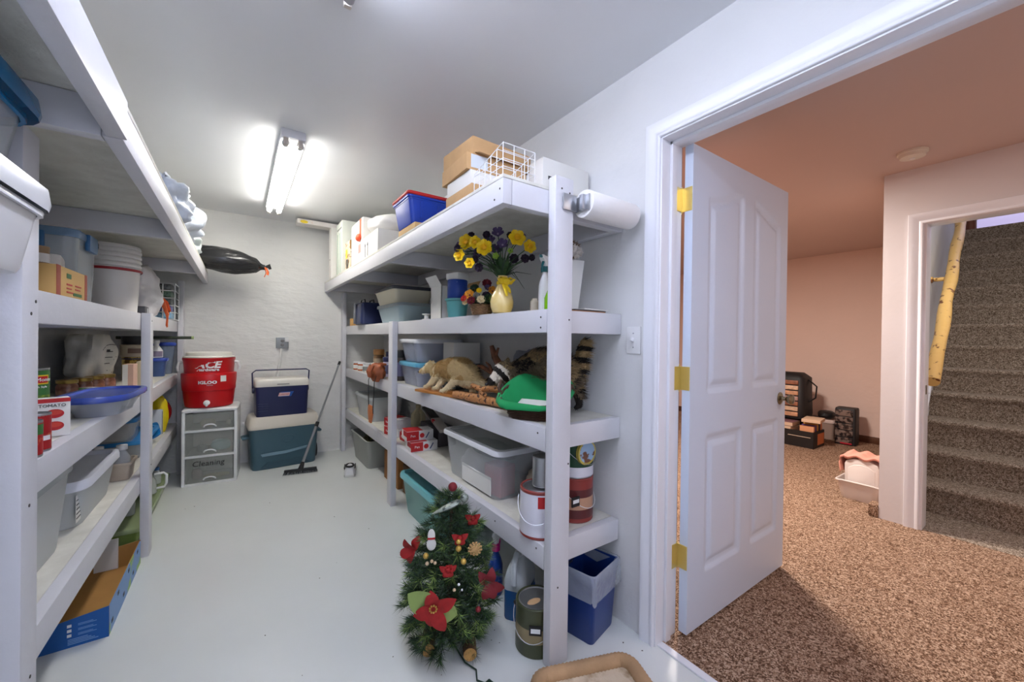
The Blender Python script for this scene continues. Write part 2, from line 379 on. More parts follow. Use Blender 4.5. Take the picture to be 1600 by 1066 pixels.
# ---- stair doorway casing (door_2), steps, skirt
def stairs():
    d = struct('door_2')
    prof = [(0, 0), (0, .010), (.004, .015), (.014, .015), (.020, .010), (.030, .012), (.046, .018), (.060, .020), (.070, .020), (.072, .016), (.072, 0)]
    inner = [(.60, 0), (.60, 2.03), (-.42, 2.03), (-.42, 0)]; dirs = [(1, 0), (1, 1), (-1, 1), (-1, 0)]
    MB().loft([[(SX-h, y+dy*a, z+dz*a) for a, h in prof] for (y, z), (dy, dz) in zip(inner, dirs)], False, False).build('casing', M_trim, d, smooth=50)
    m = MB().box(SX-.002, SX+.125, .585, .605, 0, 2.05).box(SX-.002, SX+.125, -.425, -.405, 0, 2.05).box(SX-.002, SX+.125, -.42, .60, 2.028, 2.05)
    m.build('door_frame', M_trim, d, bevel=.002)
    MB().box(SX+.04, SX+.065, .582, .585, .90, .96).build('strike_plate', M_nickel, d)
    # stairwell walls
    YL = .70
    S(slab_wall(SX+.12, 9.4, 0, .05, 5.2), 'wall_stairwell_left', pm('stairwell_side_paint', (216, 216, 214), .6, var=.03, vs=3, bump=.15, bs=10))
    S(MB().box(SX+.12, 9.4, -.61, -.505, 0, 5.2), 'wall_stairwell_right', M_stairwall)
    S(MB().box(9.4, 9.5, -.6, 1.2, 2.6, 5.2), 'wall_upstairs', pm('lilac_wall_paint', (206, 196, 226), .6))
    S(MB().box(SX+.12, 9.5, -.6, 1.2, 5.2, 5.3), 'ceiling_stairwell', M_stairwall)
    S(MB().box(SX+.125, 3.9, -.5, YL, CZ+.02, 5.2), 'wall_stairwell_front', M_stairwall)
    R, T, xs = .2045, .27, 4.16
    st = thing('staircase', 'carpeted staircase of grey brown steps rising beyond the right doorway', 'stairs')
    for i in range(13):
        zt = R*(i+1); xa = xs+T*i; xb = xa+T if i < 12 else 9.4
        poly = [(xa+.012, zt-R), (xa+.012, zt-.05), (xa-.004, zt-.034), (xa-.012, zt-.018), (xa-.006, zt-.004), (xa+.012, zt), (xb+.012, zt), (xb+.012, zt-R)]
        MB().loft([[(x, -.5, z) for x, z in poly], [(x, yl(x)-.001, z) for x, z in poly]]).build('step', M_scarpet, st, smooth=50)
    S(MB().box(SX+.02, xs+.02, -.5, YL, -.1, .006), 'floor_landing', M_scarpet)
    # stepped skirt board on the left
    sl = math.atan2(R, T); L = 12*math.hypot(R, T)
    m = MB(); pl = []
    for off in (0.0, .07): pass
    poly = [(xs-.09, .0), (xs-.09, .22), (xs-.09+L*math.cos(sl), .22+L*math.sin(sl)), (xs-.09+L*math.cos(sl), L*math.sin(sl)), (xs, 0)]
    MB().loft([[(x, yl(x)-.02, z) for x, z in poly], [(x, yl(x)-.001, z) for x, z in poly]]).build('skirt_board', M_trim, st)
    m = MB()
    for k in range(12):
        a = k*math.hypot(R, T)+.005; b = a+math.hypot(R, T)-.01
        q = [(xs-.09+a*math.cos(sl), .17+a*math.sin(sl)), (xs-.09+a*math.cos(sl), .20+a*math.sin(sl)), (xs-.09+b*math.cos(sl), .20+b*math.sin(sl)), (xs-.09+b*math.cos(sl), .17+b*math.sin(sl))]
        m.loft([[(x, yl(x)-.035, z) for x, z in q], [(x, yl(x)-.02, z) for x, z in q]])
    m.build('skirt_moulding', M_trim, st)
    # upstairs newel and rail
    nw = thing('stair_railing', 'reddish brown wooden newel and rail at the head of the stairs', 'railing', (7.5, 0, 13*R+.001))
    rw = pm('red_brown_wood', (120, 66, 44), .4, var=.25, vs=9, stretch=(1, 1, .2))
    MB().T((0, .80, 0)).lathe([(.05, 0), (.05, .12), (.065, .13), (.065, .17), (.05, .18), (.05, .6)], 16).build('newel', rw, nw)
    MB().box(-.04, .04, -.5, .80, .17, .27).build('rail', rw, nw, bevel=.006)
    # birch handrail
    hr = thing('handrail', 'knotty yellow birch log handrail on the left stairwell wall', 'handrail')
    A = V(3.96, .585, .97); B = V(8.0, .585+.062*4.04, .97+4.04*.712)
    mbirch = pm('birch_log', (232, 190, 112), .35, col2=(120, 66, 26), vs=13, th=(.36, .40), stretch=(1.3, 1.3, 1.3), bump=.3, bs=18)
    pts = [A+(B-A)*k/28 + V(0, .004*math.sin(k*1.3), .004*math.cos(k*2.1)) for k in range(29)]
    MB().tube(pts, [.040+.003*math.sin(k*1.7) for k in range(29)], 14).build('log', mbirch, hr)
    for f in (.035, .30, .62, .9):
        p = A+(B-A)*f
        MB().tube([p+V(0, .03, -.015), p+V(0, .105, -.015)], .018, 10).T((p.x, yl(p.x)-.012, p.z-.015), rx=-PI/2).lathe([(.028, 0), (.028, .012)], 12).build('bracket', mbirch, hr)
stairs()
#@@ITEMS
# ---- ceiling lights
M_tube = pm('lit_fluorescent_tube', (255, 252, 244), .5, emit=TUBE_POWER)
M_lens = pm('white_metal_fixture', (225, 225, 228), .35)
M_tube2 = pm('lit_cool_fluorescent_tube', (226, 232, 252), .5, emit=TUBE_POWER_NEAR)
def strip_light(y0, y1, label, mt=None):
    t = thing('ceiling_light', label, 'light', (.25, 0, CZ))
    MB().box(-.062, .062, y0, y1, -.045, 0).build('housing', M_lens, t, bevel=.004)
    for sx in (-1, 1):
        MB().tube([(sx*.036, y0+.035, -.066), (sx*.036, y1-.035, -.066)], .0185, 14).build('fluorescent_tube', mt or M_tube, t)
        for ye in (y0+.012, y1-.03):
            MB().box(sx*.036-.012, sx*.036+.012, ye, ye+.018, -.088, -.045).build('tube_holder', pm('lamp_holder', (196, 186, 176), .4), t, bevel=.003)
        for ye, d in ((y0+.03, .03), (y1-.03, -.03)):
            MB().tube([(sx*.036, ye, -.066), (sx*.036, ye+d, -.066)], .0192, 12).build('end_cap', M_steel, t)
strip_light(2.55, 4.10, 'lit double tube fluorescent ceiling light over the aisle')
strip_light(-.12, 1.40, 'double tube fluorescent ceiling light cut off by the top edge', M_tube2)
# smoke detector
t = thing('smoke_detector', 'round white smoke detector on the carpet room ceiling', 'smoke detector', (3.38, .60, CZ+.01))
MB().lathe([(.07, 0), (.07, -.012), (.062, -.016), (.058, -.034), (.04, -.04)], 28).build('body', pm('aged_white_plastic', (222, 214, 200), .45), t)
MB().T((0, 0, -.04)).lathe([(.012, 0), (.012, -.004)], 14).build('button', M_white, t)
# light switch
t = thing('light_switch', 'white toggle light switch on the wall beside the door casing', 'switch', (XW, 1.088, 1.235))
MB().box(-.006, 0, -.036, .036, -.058, .058).build('plate', M_white, t, bevel=.003)
MB().T((-.006, 0, 0), ry=math.radians(25)).box(-.016, 0, -.005, .005, -.008, .008).build('toggle', M_white, t, bevel=.001)
for zz_ in (.03, -.03): MB().T((-.006, 0, zz_), ry=-PI/2).lathe([(.003, 0), (.003, .001)], 8).build('screw', M_steel, t)

# ================================================================ small-object helpers
def tr(name, col, alpha, rough=.25, **k): return pm(name, col, rough, alpha=alpha, **k)
M_clear = tr('clear_plastic', (225, 230, 234), .30, .12)
M_frost = tr('frosted_plastic', (222, 226, 226), .62, .35)
M_lidw = pm('white_lid_plastic', (228, 229, 232), .3)
M_film = tr('plastic_film', (235, 238, 240), .42, .18)
M_paper = pm('white_paper', (226, 224, 218), .7)
M_ink = pm('dark_print', (48, 46, 46), .7)
M_red = pm('red_print', (186, 24, 28), .5)
M_yel = pm('yellow_print', (226, 196, 40), .5)
M_grn = pm('green_print', (52, 108, 50), .5)
M_blu = pm('blue_print', (28, 84, 168), .5)

def bin_(name, label, cat, loc, rz, L, W, H, body, lid=None, lh=.018, taper=.88, r=.03, over=.008, group=None, th=.003, ribs=0, lid_round=False):
    """tapered open or lidded tub: L along local x, W along local y"""
    t = thing(name, label, cat, loc, rz, group)
    m = MB(); a, b = L/2, W/2; o, i = [], []
    steps = [(0, taper-.02), (.012, taper), (H*.86, taper+(1-taper)*.86), (H*.862, 1.0), (H, 1.0)] if ribs else [(0, taper-.02), (.012, taper), (H, 1)]
    for z, k in steps: o.append(rr(a*k, b*k, r, z))
    for z, k in steps[::-1]: i.append(rr(a*k-th, b*k-th, r, max(z, th) if z < H else z))
    m.loft(o+i); m.build('body', body, t, smooth=50)
    m = MB()     # rolled rim
    m.loft([rr(a, b, r, H-.012), rr(a+.006, b+.006, r, H-.012), rr(a+.007, b+.007, r, H-.002), rr(a+.003, b+.003, r, H+.001), rr(a-.002, b-.002, r, H)], False, False)
    m.build('rim', body if not lid else lid, t, smooth=60)
    if lid:
        A, B = a+over, b+over
        if lid_round: rings = [rr(A, B, r, H+.001), rr(A+.003, B+.003, r, H+lh*.3), rr(A, B, r, H+lh*.8), rr(A-.02, B-.02, r, H+lh), rr(A-.04, B-.04, r, H+lh*.95)]
        else: rings = [rr(A, B, r, H-.006), rr(A, B, r, H+lh*.5), rr(A-.004, B-.004, r, H+lh), rr(A-.022, B-.022, r, H+lh), rr(A-.026, B-.026, r, H+lh*.4)]
        MB().loft(rings, False).build('lid', lid, t, smooth=40)
    return t
def carton(name, label, cat, loc, rz, L, W, H, mat, group=None, bevel=.002, flaps=True, tape=None):
    t = thing(name, label, cat, loc, rz, group)
    MB().box(-L/2, L/2, -W/2, W/2, 0, H).build('box', mat, t, bevel=bevel)
    if flaps: MB().box(-L/2+.002, L/2-.002, -W/2+.002, -.001, H, H+.0022).build('flap', mat, t); MB().box(-L/2+.002, L/2-.002, .001, W/2-.002, H, H+.0022).build('flap', mat, t)
    if tape: MB().box(-L/2-.0008, L/2+.0008, -.022, .022, H-.05, H+.0032).build('tape', tape, t)
    return t
def label_box(t, mat, face, u0, u1, z0, z1, off, d=.0008, name='printed_label', label=None):
    """thin printed sticker on a carton face: face '-y','+x','-x'"""
    m = MB()
    if face == '-y': m.box(u0, u1, off-d, off, z0, z1)
    elif face == '+y': m.box(u0, u1, off, off+d, z0, z1)
    elif face == '+x': m.box(off, off+d, u0, u1, z0, z1)
    elif face == '-x': m.box(off-d, off, u0, u1, z0, z1)
    else: m.box(u0, u1, z0, z1, off, off+d)
    return m.build(name, mat, t, label=label)
def band(t, r, z0, z1, mat, name='label_band', a0=0, a1=360, n=28, label=None):
    m = MB(); k = max(3, int(n*(a1-a0)/360)); fs = []; vs = []
    for i in range(k+1):
        a = math.radians(a0+(a1-a0)*i/k); vs += [(r*math.cos(a), r*math.sin(a), z0), (r*math.cos(a), r*math.sin(a), z1)]
    for i in range(k): fs.append((2*i, 2*i+2, 2*i+3, 2*i+1))
    m.add(vs, fs); return m.build(name, mat, t, label=label)
def tin(name, label, loc, r, H, body, bands=(), lid=M_steel, cat='can', rz=0, group=None):
    t = thing(name, label, cat, loc, rz, group)
    MB().lathe([(r*.96, 0), (r, .003), (r, .006), (r*.975, .009), (r*.975, H-.009), (r, H-.006), (r, H-.002), (r*.97, H), (r*.93, H-.004), (r*.9, H-.005)], 26).build('body', body, t)
    for b in bands:
        band(t, r*.975+.0006+(.0004*(b[3] if len(b) > 3 else 0)), b[0]*H, b[1]*H, b[2], a0=(b[4] if len(b) > 4 else 0), a1=(b[5] if len(b) > 5 else 360))
    return t
def paint_can(name, label, loc, r, H, lower, bands, rz=0, bail=None, lidlabel=None, bail_a=0):
    t = thing(name, label, 'paint can', loc, rz)
    MB().lathe([(r*.97, 0), (r, .004), (r*.985, .008), (r*.985, H-.012), (r*1.0, H-.009), (r*1.0, H-.003), (r*.97, H), (r*.90, H-.001), (r*.88, H-.006)], 36).build('body', lower, t)
    MB().lathe([(r*.875, H-.007), (r*.87, H-.002), (r*.83, H-.001), (r*.81, H-.005), (r*.3, H-.005)], 36).build('lid', M_steel, t)
    for b in bands: band(t, r*.985+.0006*(b[3] if len(b) > 3 else 1), b[0]*H, b[1]*H, b[2], a0=(b[4] if len(b) > 4 else 0), a1=(b[5] if len(b) > 5 else 360), n=40)
    if bail:
        pts = []
        for k in range(17):
            a = math.radians(bail_a - 90 + 180*k/16); q = math.sin(PI*k/16)
            pts.append(((r+.008)*math.cos(a), (r+.008)*math.sin(a), H*.78 - .085*q))
        MB().tube(pts, .0015, 6).build('bail_handle', bail, t)
        for sgn in (-1, 1):
            a = math.radians(bail_a+sgn*90)
            MB().T((r*math.cos(a), r*math.sin(a), H*.78), rz=a, ry=PI/2).lathe([(.011, -.002), (.011, .006), (.006, .012)], 10).build('ear', M_black, t)
    return t
def bag_mesh(sx, sy, sz, seed, amp=.12, nu=36, nv=22, top=None, fold=7.):
    """crumpled pouch: closed deformed ellipsoid"""
    m = MB(); rings = []
    for j in range(nv+1):
        a = -PI/2+PI*j/nv; q = max(.02, max(0, math.cos(a))**.6); ring = []
        for i in range(nu):
            th = 2*PI*i/nu; x, y, z = q*math.cos(th), q*math.sin(th), math.sin(a)
            n = noise.noise(Vector((x*2+seed, y*2, z*2)))*amp*1.6 + abs(noise.noise(Vector((x*fold*.5+seed*3, y*fold*.5, z*1.4))))*amp
            k = 1+n; z2 = max(-1, z*(1+n*.6)); ring.append((x*k*sx, y*k*sy, z2*sz))
        rings.append(ring)
    return m.loft(rings)
def fuzz(verts, colors_idx_fn, mats, n, length, width, seed=0, down=.35, flow=None, lf=None):
    """short fur strands rooted on sample points (pos, normal) -> MB with thin triangles"""
    rnd = random.Random(seed); m = MB()
    for _ in range(n):
        p, nn = verts[rnd.randrange(len(verts))]
        d = (nn + Vector((rnd.gauss(0, .35), rnd.gauss(0, .35), rnd.gauss(0, .35)))).normalized()
        if flow is not None: d = (d*.55 + flow*.8 + Vector((0, 0, -down*.5))).normalized()
        s = d.cross(Vector((rnd.random()-.5, rnd.random()-.5, rnd.random()-.5))).normalized()*width
        L = length*(.6+.8*rnd.random())*(lf(p) if lf else 1); m.cur = colors_idx_fn(p, rnd)
        q = p + Vector((rnd.gauss(0, .002), rnd.gauss(0, .002), rnd.gauss(0, .002)))
        m.add([q-s, q+s, q+d*L], [(0, 1, 2)])
    return m
def paint_skin(o, mats, fn):
    o.data.materials.clear()
    for m_ in mats: o.data.materials.append(m_)
    r_ = random.Random(1)
    for p in o.data.polygons: p.material_index = fn(p.center, r_)
def samples(o):
    me = o.data
    return [(p.center.copy(), p.normal.copy()) for p in me.polygons for _ in range(1)]
def fused(name, mb, mat, parent, voxel=.007, smooth_it=3):
    """one continuous skin over overlapping limbs and masses"""
    me = mb.mesh(name, mat); o = bpy.data.objects.new(name, me); COL.objects.link(o)
    md = o.modifiers.new('r', 'REMESH'); md.mode = 'VOXEL'; md.voxel_size = voxel
    if smooth_it:
        s2 = o.modifiers.new('s', 'SMOOTH'); s2.factor = .6; s2.iterations = smooth_it
    dg = bpy.context.evaluated_depsgraph_get(); me2 = bpy.data.meshes.new_from_object(o.evaluated_get(dg))
    bpy.data.objects.remove(o); me2.name = name; me2.materials.clear(); me2.materials.append(mat)
    return link(name, me2, parent, 80)

from mathutils.bvhtree import BVHTree
def print_on(bvh, t, org, d, u, w, h, mat, nm='printed_line', n=10, v=V(0, 0, 1), bow=0):
    vs, fs = [], []
    for k in range(n+1):
        f = k/n-.5
        for q in (-.5, .5):
            p = org+u*(w*f)+v*(h*q+bow*(1-4*f*f)); hit = bvh.ray_cast(p, d)[0]
            if hit is None: return None
            vs.append(tuple(hit-d*.0012))
    for k in range(n): fs.append((2*k, 2*k+2, 2*k+3, 2*k+1))
    return MB().add(vs, fs).build(nm, mat, t, smooth=0)
# ================================================================ back of the storage room
Z4, Z3, Z2, ZT = 1.35, .895, .445, 1.8135
# --- three-drawer tower
t = thing('drawer_tower', 'white three drawer plastic storage tower under the red drink cooler', 'drawers', (-.175, 4.275, 0), -4)
m = MB(); W, D, H = .37, .34, .63
MB().box(-W/2, -W/2+.022, -D/2, D/2, 0, H-.03).build('side_panel', M_white, t, bevel=.004)
MB().box(W/2-.022, W/2, -D/2, D/2, 0, H-.03).build('side_panel', M_white, t, bevel=.004)
MB().loft([rr(W/2+.002, D/2+.002, .02, H-.03), rr(W/2+.004, D/2+.004, .02, H-.012), rr(W/2-.01, D/2-.01, .02, H)]).build('top', M_white, t)
MB().box(-W/2+.02, W/2-.02, D/2-.006, D/2, 0, H-.03).build('back_panel', M_white, t)
zz = [(.02, .225), (.245, .435), (.455, .59)]
M_dr = tr('smoky_translucent_drawer', (186, 188, 180), .36, .4)
for i, (a, b) in enumerate(zz):
    MB().box(-W/2+.02, W/2-.02, -D/2, D/2-.01, a-.02, a-.002).build('divider', M_white, t, bevel=.002)
    dr = MB().box(-W/2+.026, W/2-.026, -D/2+.004, -D/2+.009, a, b).box(-W/2+.026, -W/2+.03, -D/2+.01, D/2-.02, a, b-.01).box(W/2-.03, W/2-.026, -D/2+.01, D/2-.02, a, b-.01).box(-W/2+.026, W/2-.026, -D/2+.01, D/2-.02, a, a+.004).build('drawer', M_dr, t)
    m = MB(); pts = [(.04*math.cos(x), -D/2-.001-.016*math.sin(x)**.5 if math.sin(x) > 0 else -D/2, a+.022+.022*math.sin(x)) for x in [PI*k/12 for k in range(13)]]
    m.tube(pts, .0055, 8); m.build('handle', M_lidw, dr)
    if i == 0: text(dr, 'Cleaning', .062, (-.01, -D/2+.003, b-.052), 90, 0, M_ink, shear=.1, label='handwritten word Cleaning')
cont = [(.06, .30, 'folded pale blue cloth inside the middle drawer', (132, 186, 196), .15, .06, .1, 0), (-.07, .30, 'folded grey cloth inside the middle drawer', (140, 144, 150), .08, .06, .07, 0),
        (-.03, .475, 'cream boxes inside the top drawer', (206, 196, 170), .12, .06, .07, 0), (.11, .475, 'small cream pot inside the top drawer', (206, 200, 184), .04, .05, .05, 0),
        (.03, .045, 'yellow brush handles inside the bottom drawer', (176, 160, 110), .2, .05, .035, 8), (-.1, .045, 'mauve cloth inside the bottom drawer', (120, 90, 104), .08, .05, .1, 0)]
for x, z, lb, c, sx_, sy_, h_, rz_ in cont:
    o = thing('drawer_content', lb, 'supplies', (-.175+x, 4.275-.08, z-.05 if z > .2 and z < .4 else (z-.015 if z > .4 else z-.02)), -4+rz_)
    mm = bag_mesh(sx_/2*.9, sy_/2*.9, h_/2*.9, x*9+2, .08, 20, 12); mm.v = [(a, b, c_+h_/2) for a, b, c_ in mm.v]
    mm.build('bundle', pm('content_%d' % int(x*100+50), c, .8), o)
# --- red drink cooler
t = thing('drink_cooler', 'round red drink cooler with white lid standing on the drawer tower', 'cooler', (-.20, 4.265, .632), -3)
M_rc = pm('red_cooler_plastic', (196, 18, 24), .32)
MB().lathe([(.155, 0), (.165, .006), (.172, .05), (.18, .14), (.185, .142), (.19, .22), (.192, .275), (.190, .28), (.172, .285), (.172, .30), (.178, .385), (.183, .395), (.183, .41), (.175, .412)], 48).build('body', M_rc, t)
MB().lathe([(.178, .412), (.181, .418), (.178, .424), (.160, .428), (.158, .452), (.150, .458), (.05, .459)], 48).build('lid', pm('cooler_white', (224, 220, 210), .35), t)
for sg in (-1, 1):
    MB().tube([(sg*.172, -.01, .375), (sg*.20, -.012, .37), (sg*.212, -.014, .33), (sg*.205, -.016, .30)], [.012, .013, .014, .013], 10).build('handle', M_white, t)
MB().T((.0, -.178, .045), rx=PI/2).lathe([(.022, -.012), (.022, .01), (.016, .014), (.006, .016)], 20).build('spigot', M_white, t)
MB().box(-.007, .007, -.20, -.186, .018, .04).build('spout', M_white, t, bevel=.003)
band(t, .1925, .215, .265, M_paper, 'care_label', 298, 311, 60)
band(t, .1735, .300, .302, M_rc, 'groove')
text(t, 'ACE', .078, (.005, -.1765, .355), 90, 0, M_white, bend=.172, shear=.25, sx=1.15, bold=.003)
text(t, 'Hardware', .032, (.005, -.1745, .316), 90, 0, M_white, bend=.171, sx=1.18, bold=.0014)
text(t, 'IGLOO', .034, (.005, -.1915, .212), 90, 0, M_white, bend=.187, sx=1.2, bold=.0014)
text(t, 'Industrial', .011, (.02, -.190, .190), 90, 0, M_white, bend=.187)
# --- large teal cooler
t = thing('ice_chest', 'large teal blue wheeled ice chest with cream lid on the floor', 'cooler', (.365, 4.435, 0), 4)
M_tc = pm('teal_cooler_plastic', (66, 98, 112), .42); M_cl = pm('cream_cooler_lid', (214, 206, 192), .4)
L, Wd = .58, .34
MB().loft([rr(L/2*.90, Wd/2*.88, .04, 0), rr(L/2*.92, Wd/2*.9, .05, .012), rr(L/2*.99, Wd/2*.98, .045, .36), rr(L/2*1.0, Wd/2, .04, .375)]).build('body', M_tc, t, smooth=50)
MB().loft([rr(L/2*1.02, Wd/2*1.03, .04, .376), rr(L/2*1.03, Wd/2*1.04, .04, .395), rr(L/2*1.02, Wd/2*1.03, .045, .41), rr(L/2*.97, Wd/2*.97, .05, .47), rr(L/2*.93, Wd/2*.92, .05, .485)]).build('lid', M_cl, t, smooth=50)
pl = [(-.20, .145), (-.19, .125), (.0, .13), (.17, .155), (.185, .175), (.0, .152), (-.16, .15)]
MB().T((0, -Wd/2*.955-.002, 0)).loft([[(x, .012, z) for x, z in pl], [(x, -.009, z) for x, z in pl]]).build('grip_bar', pm('cooler_light_bar', (122, 152, 168), .35), t)
pl = [(-.2, .012), (-.15, .06), (.14, .065), (.21, .012)]
MB().T((0, -Wd/2*.92, 0)).loft([[(x, .02, z) for x, z in pl], [(x, -.004, z) for x, z in pl]]).build('lower_recess', pm('teal_cooler_dark', (52, 80, 94), .5), t)
MB().T((.02, -Wd/2*.97, .27), rx=PI/2+.06).lathe([(.045, -.003), (.045, .003), (.038, .003), (.036, .001)], 28, sx=1.15, sy=.8).build('emblem', M_tc, t)
text(t, 'IGLOO', .026, (.02, -Wd/2*.97-.004, .268), 90, 0, M_tc)
for sg in (-1, 1):
    MB().tube([(sg*L/2*.97, -.05, .29), (sg*(L/2+.035), -.05, .285), (sg*(L/2+.035), .05, .285), (sg*L/2*.97, .05, .29)], .014, 8).build('side_handle', M_tc, t)
    MB().T((sg*(L/2-.005), .05, .08), ry=PI/2).lathe([(.08, -.02), (.08, .02)], 24).build('wheel', M_black, t) if sg > 0 else None
# --- navy cooler on top
t = thing('lunch_cooler', 'navy blue cooler with white lid and raised handle on the teal chest', 'cooler', (.345, 4.40, .4865), 3)
M_nv = pm('navy_cooler_plastic', (28, 34, 78), .38)
L, Wd = .44, .25
MB().loft([rr(L/2*.95, Wd/2*.93, .03, 0), rr(L/2*.96, Wd/2*.95, .035, .01), rr(L/2*1.0, Wd/2, .03, .275)]).build('body', M_nv, t, smooth=50)
MB().loft([rr(L/2*1.01, Wd/2*1.03, .03, .276), rr(L/2*1.02, Wd/2*1.05, .03, .30), rr(L/2*1.01, Wd/2*1.03, .035, .325), rr(L/2*.97, Wd/2*.97, .035, .345), rr(L/2*.93, Wd/2*.9, .035, .348)]).build('lid', pm('cooler_white', (224, 220, 210), .35), t, smooth=50)
MB().tube([(-L/2-.012, 0, .22), (-L/2-.018, -.02, .40), (-L/2+.01, -.024, .425), (L/2-.01, -.024, .425), (L/2+.018, -.02, .41), (L/2+.012, 0, .24)], .009, 8, flat=.7).build('carry_handle', M_nv, t)
for sg in (-1, 1): MB().T((sg*L/2, 0, .235), ry=sg*PI/2).lathe([(.028, 0), (.028, .014), (.02, .018)], 16).build('handle_hub', M_nv, t)
for k in range(4): MB().box(-L/2*.9, -L/2*.55, -Wd/2*.98-.001, -Wd/2*.9, .05+.022*k, .057+.022*k).build('rib', M_nv, t, bevel=.002)
m = MB(); pl = [(-.045, -.022), (.05, -.022), (.072, .022), (-.035, .022)]
m.T((.015, -Wd/2-.002, .20)).loft([[(x, .008, z) for x, z in pl], [(x, -.003, z) for x, z in pl]]).build('badge', M_blu, t)
pl = [(-.05, -.017), (.042, -.017), (.05, .016), (-.04, .016)]
MB().T((.008, -Wd/2-.0045, .20)).loft([[(x, .001, z) for x, z in pl], [(x, -.001, z) for x, z in pl]]).build('badge_panel', pm('badge_pink_white', (226, 190, 186), .4), t)
text(t, 'Coleman', .024, (.006, -Wd/2-.007, .201), 90, 0, M_red)
MB().box(-.05, .05, -Wd/2*1.05-.004, -Wd/2, .292, .302).build('latch', pm('cooler_latch', (150, 148, 142), .4), t)
# --- broom
t = thing('broom', 'push broom with telescopic steel handle leaning on the shelving post', 'broom', (.47, 3.99, 0))
hd = V(0, 0, .045); tp = V(.43, .555, .965)
MB().tube([hd, hd+(tp-hd)*.35], .0125, 10).build('lower_pole', M_steel, t)
MB().tube([hd+(tp-hd)*.35, hd+(tp-hd)*.39], .017, 10).build('twist_lock', M_black, t)
MB().tube([hd+(tp-hd)*.39, hd+(tp-hd)*.97], .009, 10).build('upper_pole', M_steel, t)
MB().tube([hd+(tp-hd)*.965, tp], .013, 10).build('grip', M_black, t)
MB().T((0, 0, 0), rz=math.radians(-8)).box(-.13, .13, -.02, .02, .025, .042).build('head', M_black, t, bevel=.006)
MB().tube([V(0, 0, .035), hd+(tp-hd)*.05], [.024, .014], 10).build('socket', M_black, t)
rnd = random.Random(3); m = MB().T(rz=math.radians(-8))
for k in range(520):
    x, y = rnd.uniform(-.128, .128), rnd.uniform(-.018, .018); m.add([(x-.0015, y, .028), (x+.0015, y, .028), (x+x*.12+rnd.gauss(0, .003), y*1.6+rnd.gauss(0, .003), .0)], [(0, 1, 2)])
m.build('bristles', M_black, t, kind='stuff', smooth=0)
# --- outlet with strap
t = thing('wall_outlet', 'grey metal electrical box with plug and white conduit on the back wall', 'outlet', (.366, BY, 1.165))
MB().box(-.055, .055, -.03, 0, -.055, .055).build('box', pm('galvanised_box', (150, 154, 156), .45, .5), t, bevel=.004)
for z in (-.02, .02):
    MB().T((0, -.03, z), rx=PI/2).lathe([(.016, -.001), (.016, .004), (.013, .006)], 16).build('socket', pm('grey_socket', (120, 120, 120), .4), t)
MB().tube([(-.01, -.02, -.055), (-.02, -.018, -.2), (-.06, -.016, -.45)], .013, 10).build('conduit', M_block, t)
MB().box(.02, .055, -.045, -.028, .01, .05).build('plug', M_white, t, bevel=.004)
# --- sneaker on the floor
t = thing('sneaker', 'white and black sneaker lying on the grey floor near the shelves', 'shoe', (.85, 3.80, 0), -14)
t.scale = (1.1, 1.15, 1.1)
m = MB(); prof = [(-.14, .030, .070, 0), (-.12, .040, .085, 0), (-.07, .042, .090, 0), (-.02, .040, .075, 0), (.04, .046, .060, 0), (.09, .050, .050, 0), (.13, .042, .042, 0), (.15, .022, .030, 0)]
m.loft([[(w*math.cos(a)*(1 if math.sin(a) > 0 else 1), y, .018+max(0, math.sin(a))*(h-.018)) for a in [2*PI*k/16 for k in range(16)]] for y, w, h, _ in prof])
m.build('upper', pm('white_shoe_leather', (226, 226, 228), .5), t, smooth=60)
MB().loft([[(x*1.0, y, z) for x, y, z in [(w*1.08*math.cos(a), yy+.0, z0) for a, z0 in ((0, .0), (0, .02), (PI, .02), (PI, 0))]] for yy, w, h, _ in prof for y in (yy,)]).build('sole', pm('white_shoe_sole', (210, 210, 208), .6), t, bevel=.002)
for s_ in (-1, 1): MB().T((s_*.038, -.03, .05), ry=s_*.3).box(-.004, .004, -.05, .05, -.012, .012).build('side_stripe', M_black, t, bevel=.002)
for k in range(5): MB().tube([(-.022, -.02+.022*k, .078-.006*k), (0, -.015+.022*k, .086-.006*k), (.022, -.02+.022*k, .078-.006*k)], .003, 6).build('lace', M_paper, t)
MB().tube(arc(0, 0, .03, 0, 360, 14, .0)[:-1], .007, 6, cyc=True).build('collar', M_black, t).matrix_local = Matrix.Translation((0, -.095, .084)) @ Matrix.Diagonal((1, 1.3, 1, 1))

# ================================================================ left shelving contents
# black bag over the end of the top shelf
t = thing('black_trash_bag', 'shiny black plastic bag with orange tie reaching out from the top shelf', 'bag', (-.02, 4.30, 1.885), 4)
M_bb = pm('black_bag_film', (34, 34, 36), .22, coat=.2, bump=.8, bs=11, stretch=(1, 3, 3))
m = MB(); rings = []
for k in range(31):
    u = k/30; x = -.30+.52*u; R_ = .135*max(0, math.sin(PI*min(1, .16+u*.84)))**.55*(1 if u < .88 else max(.18, (1-u)/.12)); R_ = max(R_, .02); zc = .03-.05*u
    rings.append([(x, R_*.9*math.cos(a)*(1+.10*noise.noise(V(x*5, math.cos(a)*3, math.sin(a)*3))), zc+R_*.78*math.sin(a)*(1+.16*noise.noise(V(x*4+4, math.cos(a)*5, math.sin(a)*5)))+.008*math.sin(9*a+x*18)) for a in [2*PI*i/40 for i in range(40)]])
m.loft(rings).build('bag', M_bb, t, smooth=70)
MB().tube([(.20, 0, -.02), (.225, 0, -.015), (.25, 0, .0), (.262, 0, -.03)], [.02, .014, .022, .012], 10).build('neck', M_bb, t)
M_or = pm('orange_tie_strap', (232, 104, 44), .4)
MB().tube([(.215, -.02, -.02), (.225, -.03, -.07), (.212, -.03, -.11)], .014, 8, flat=.25).build('tie', M_or, t)
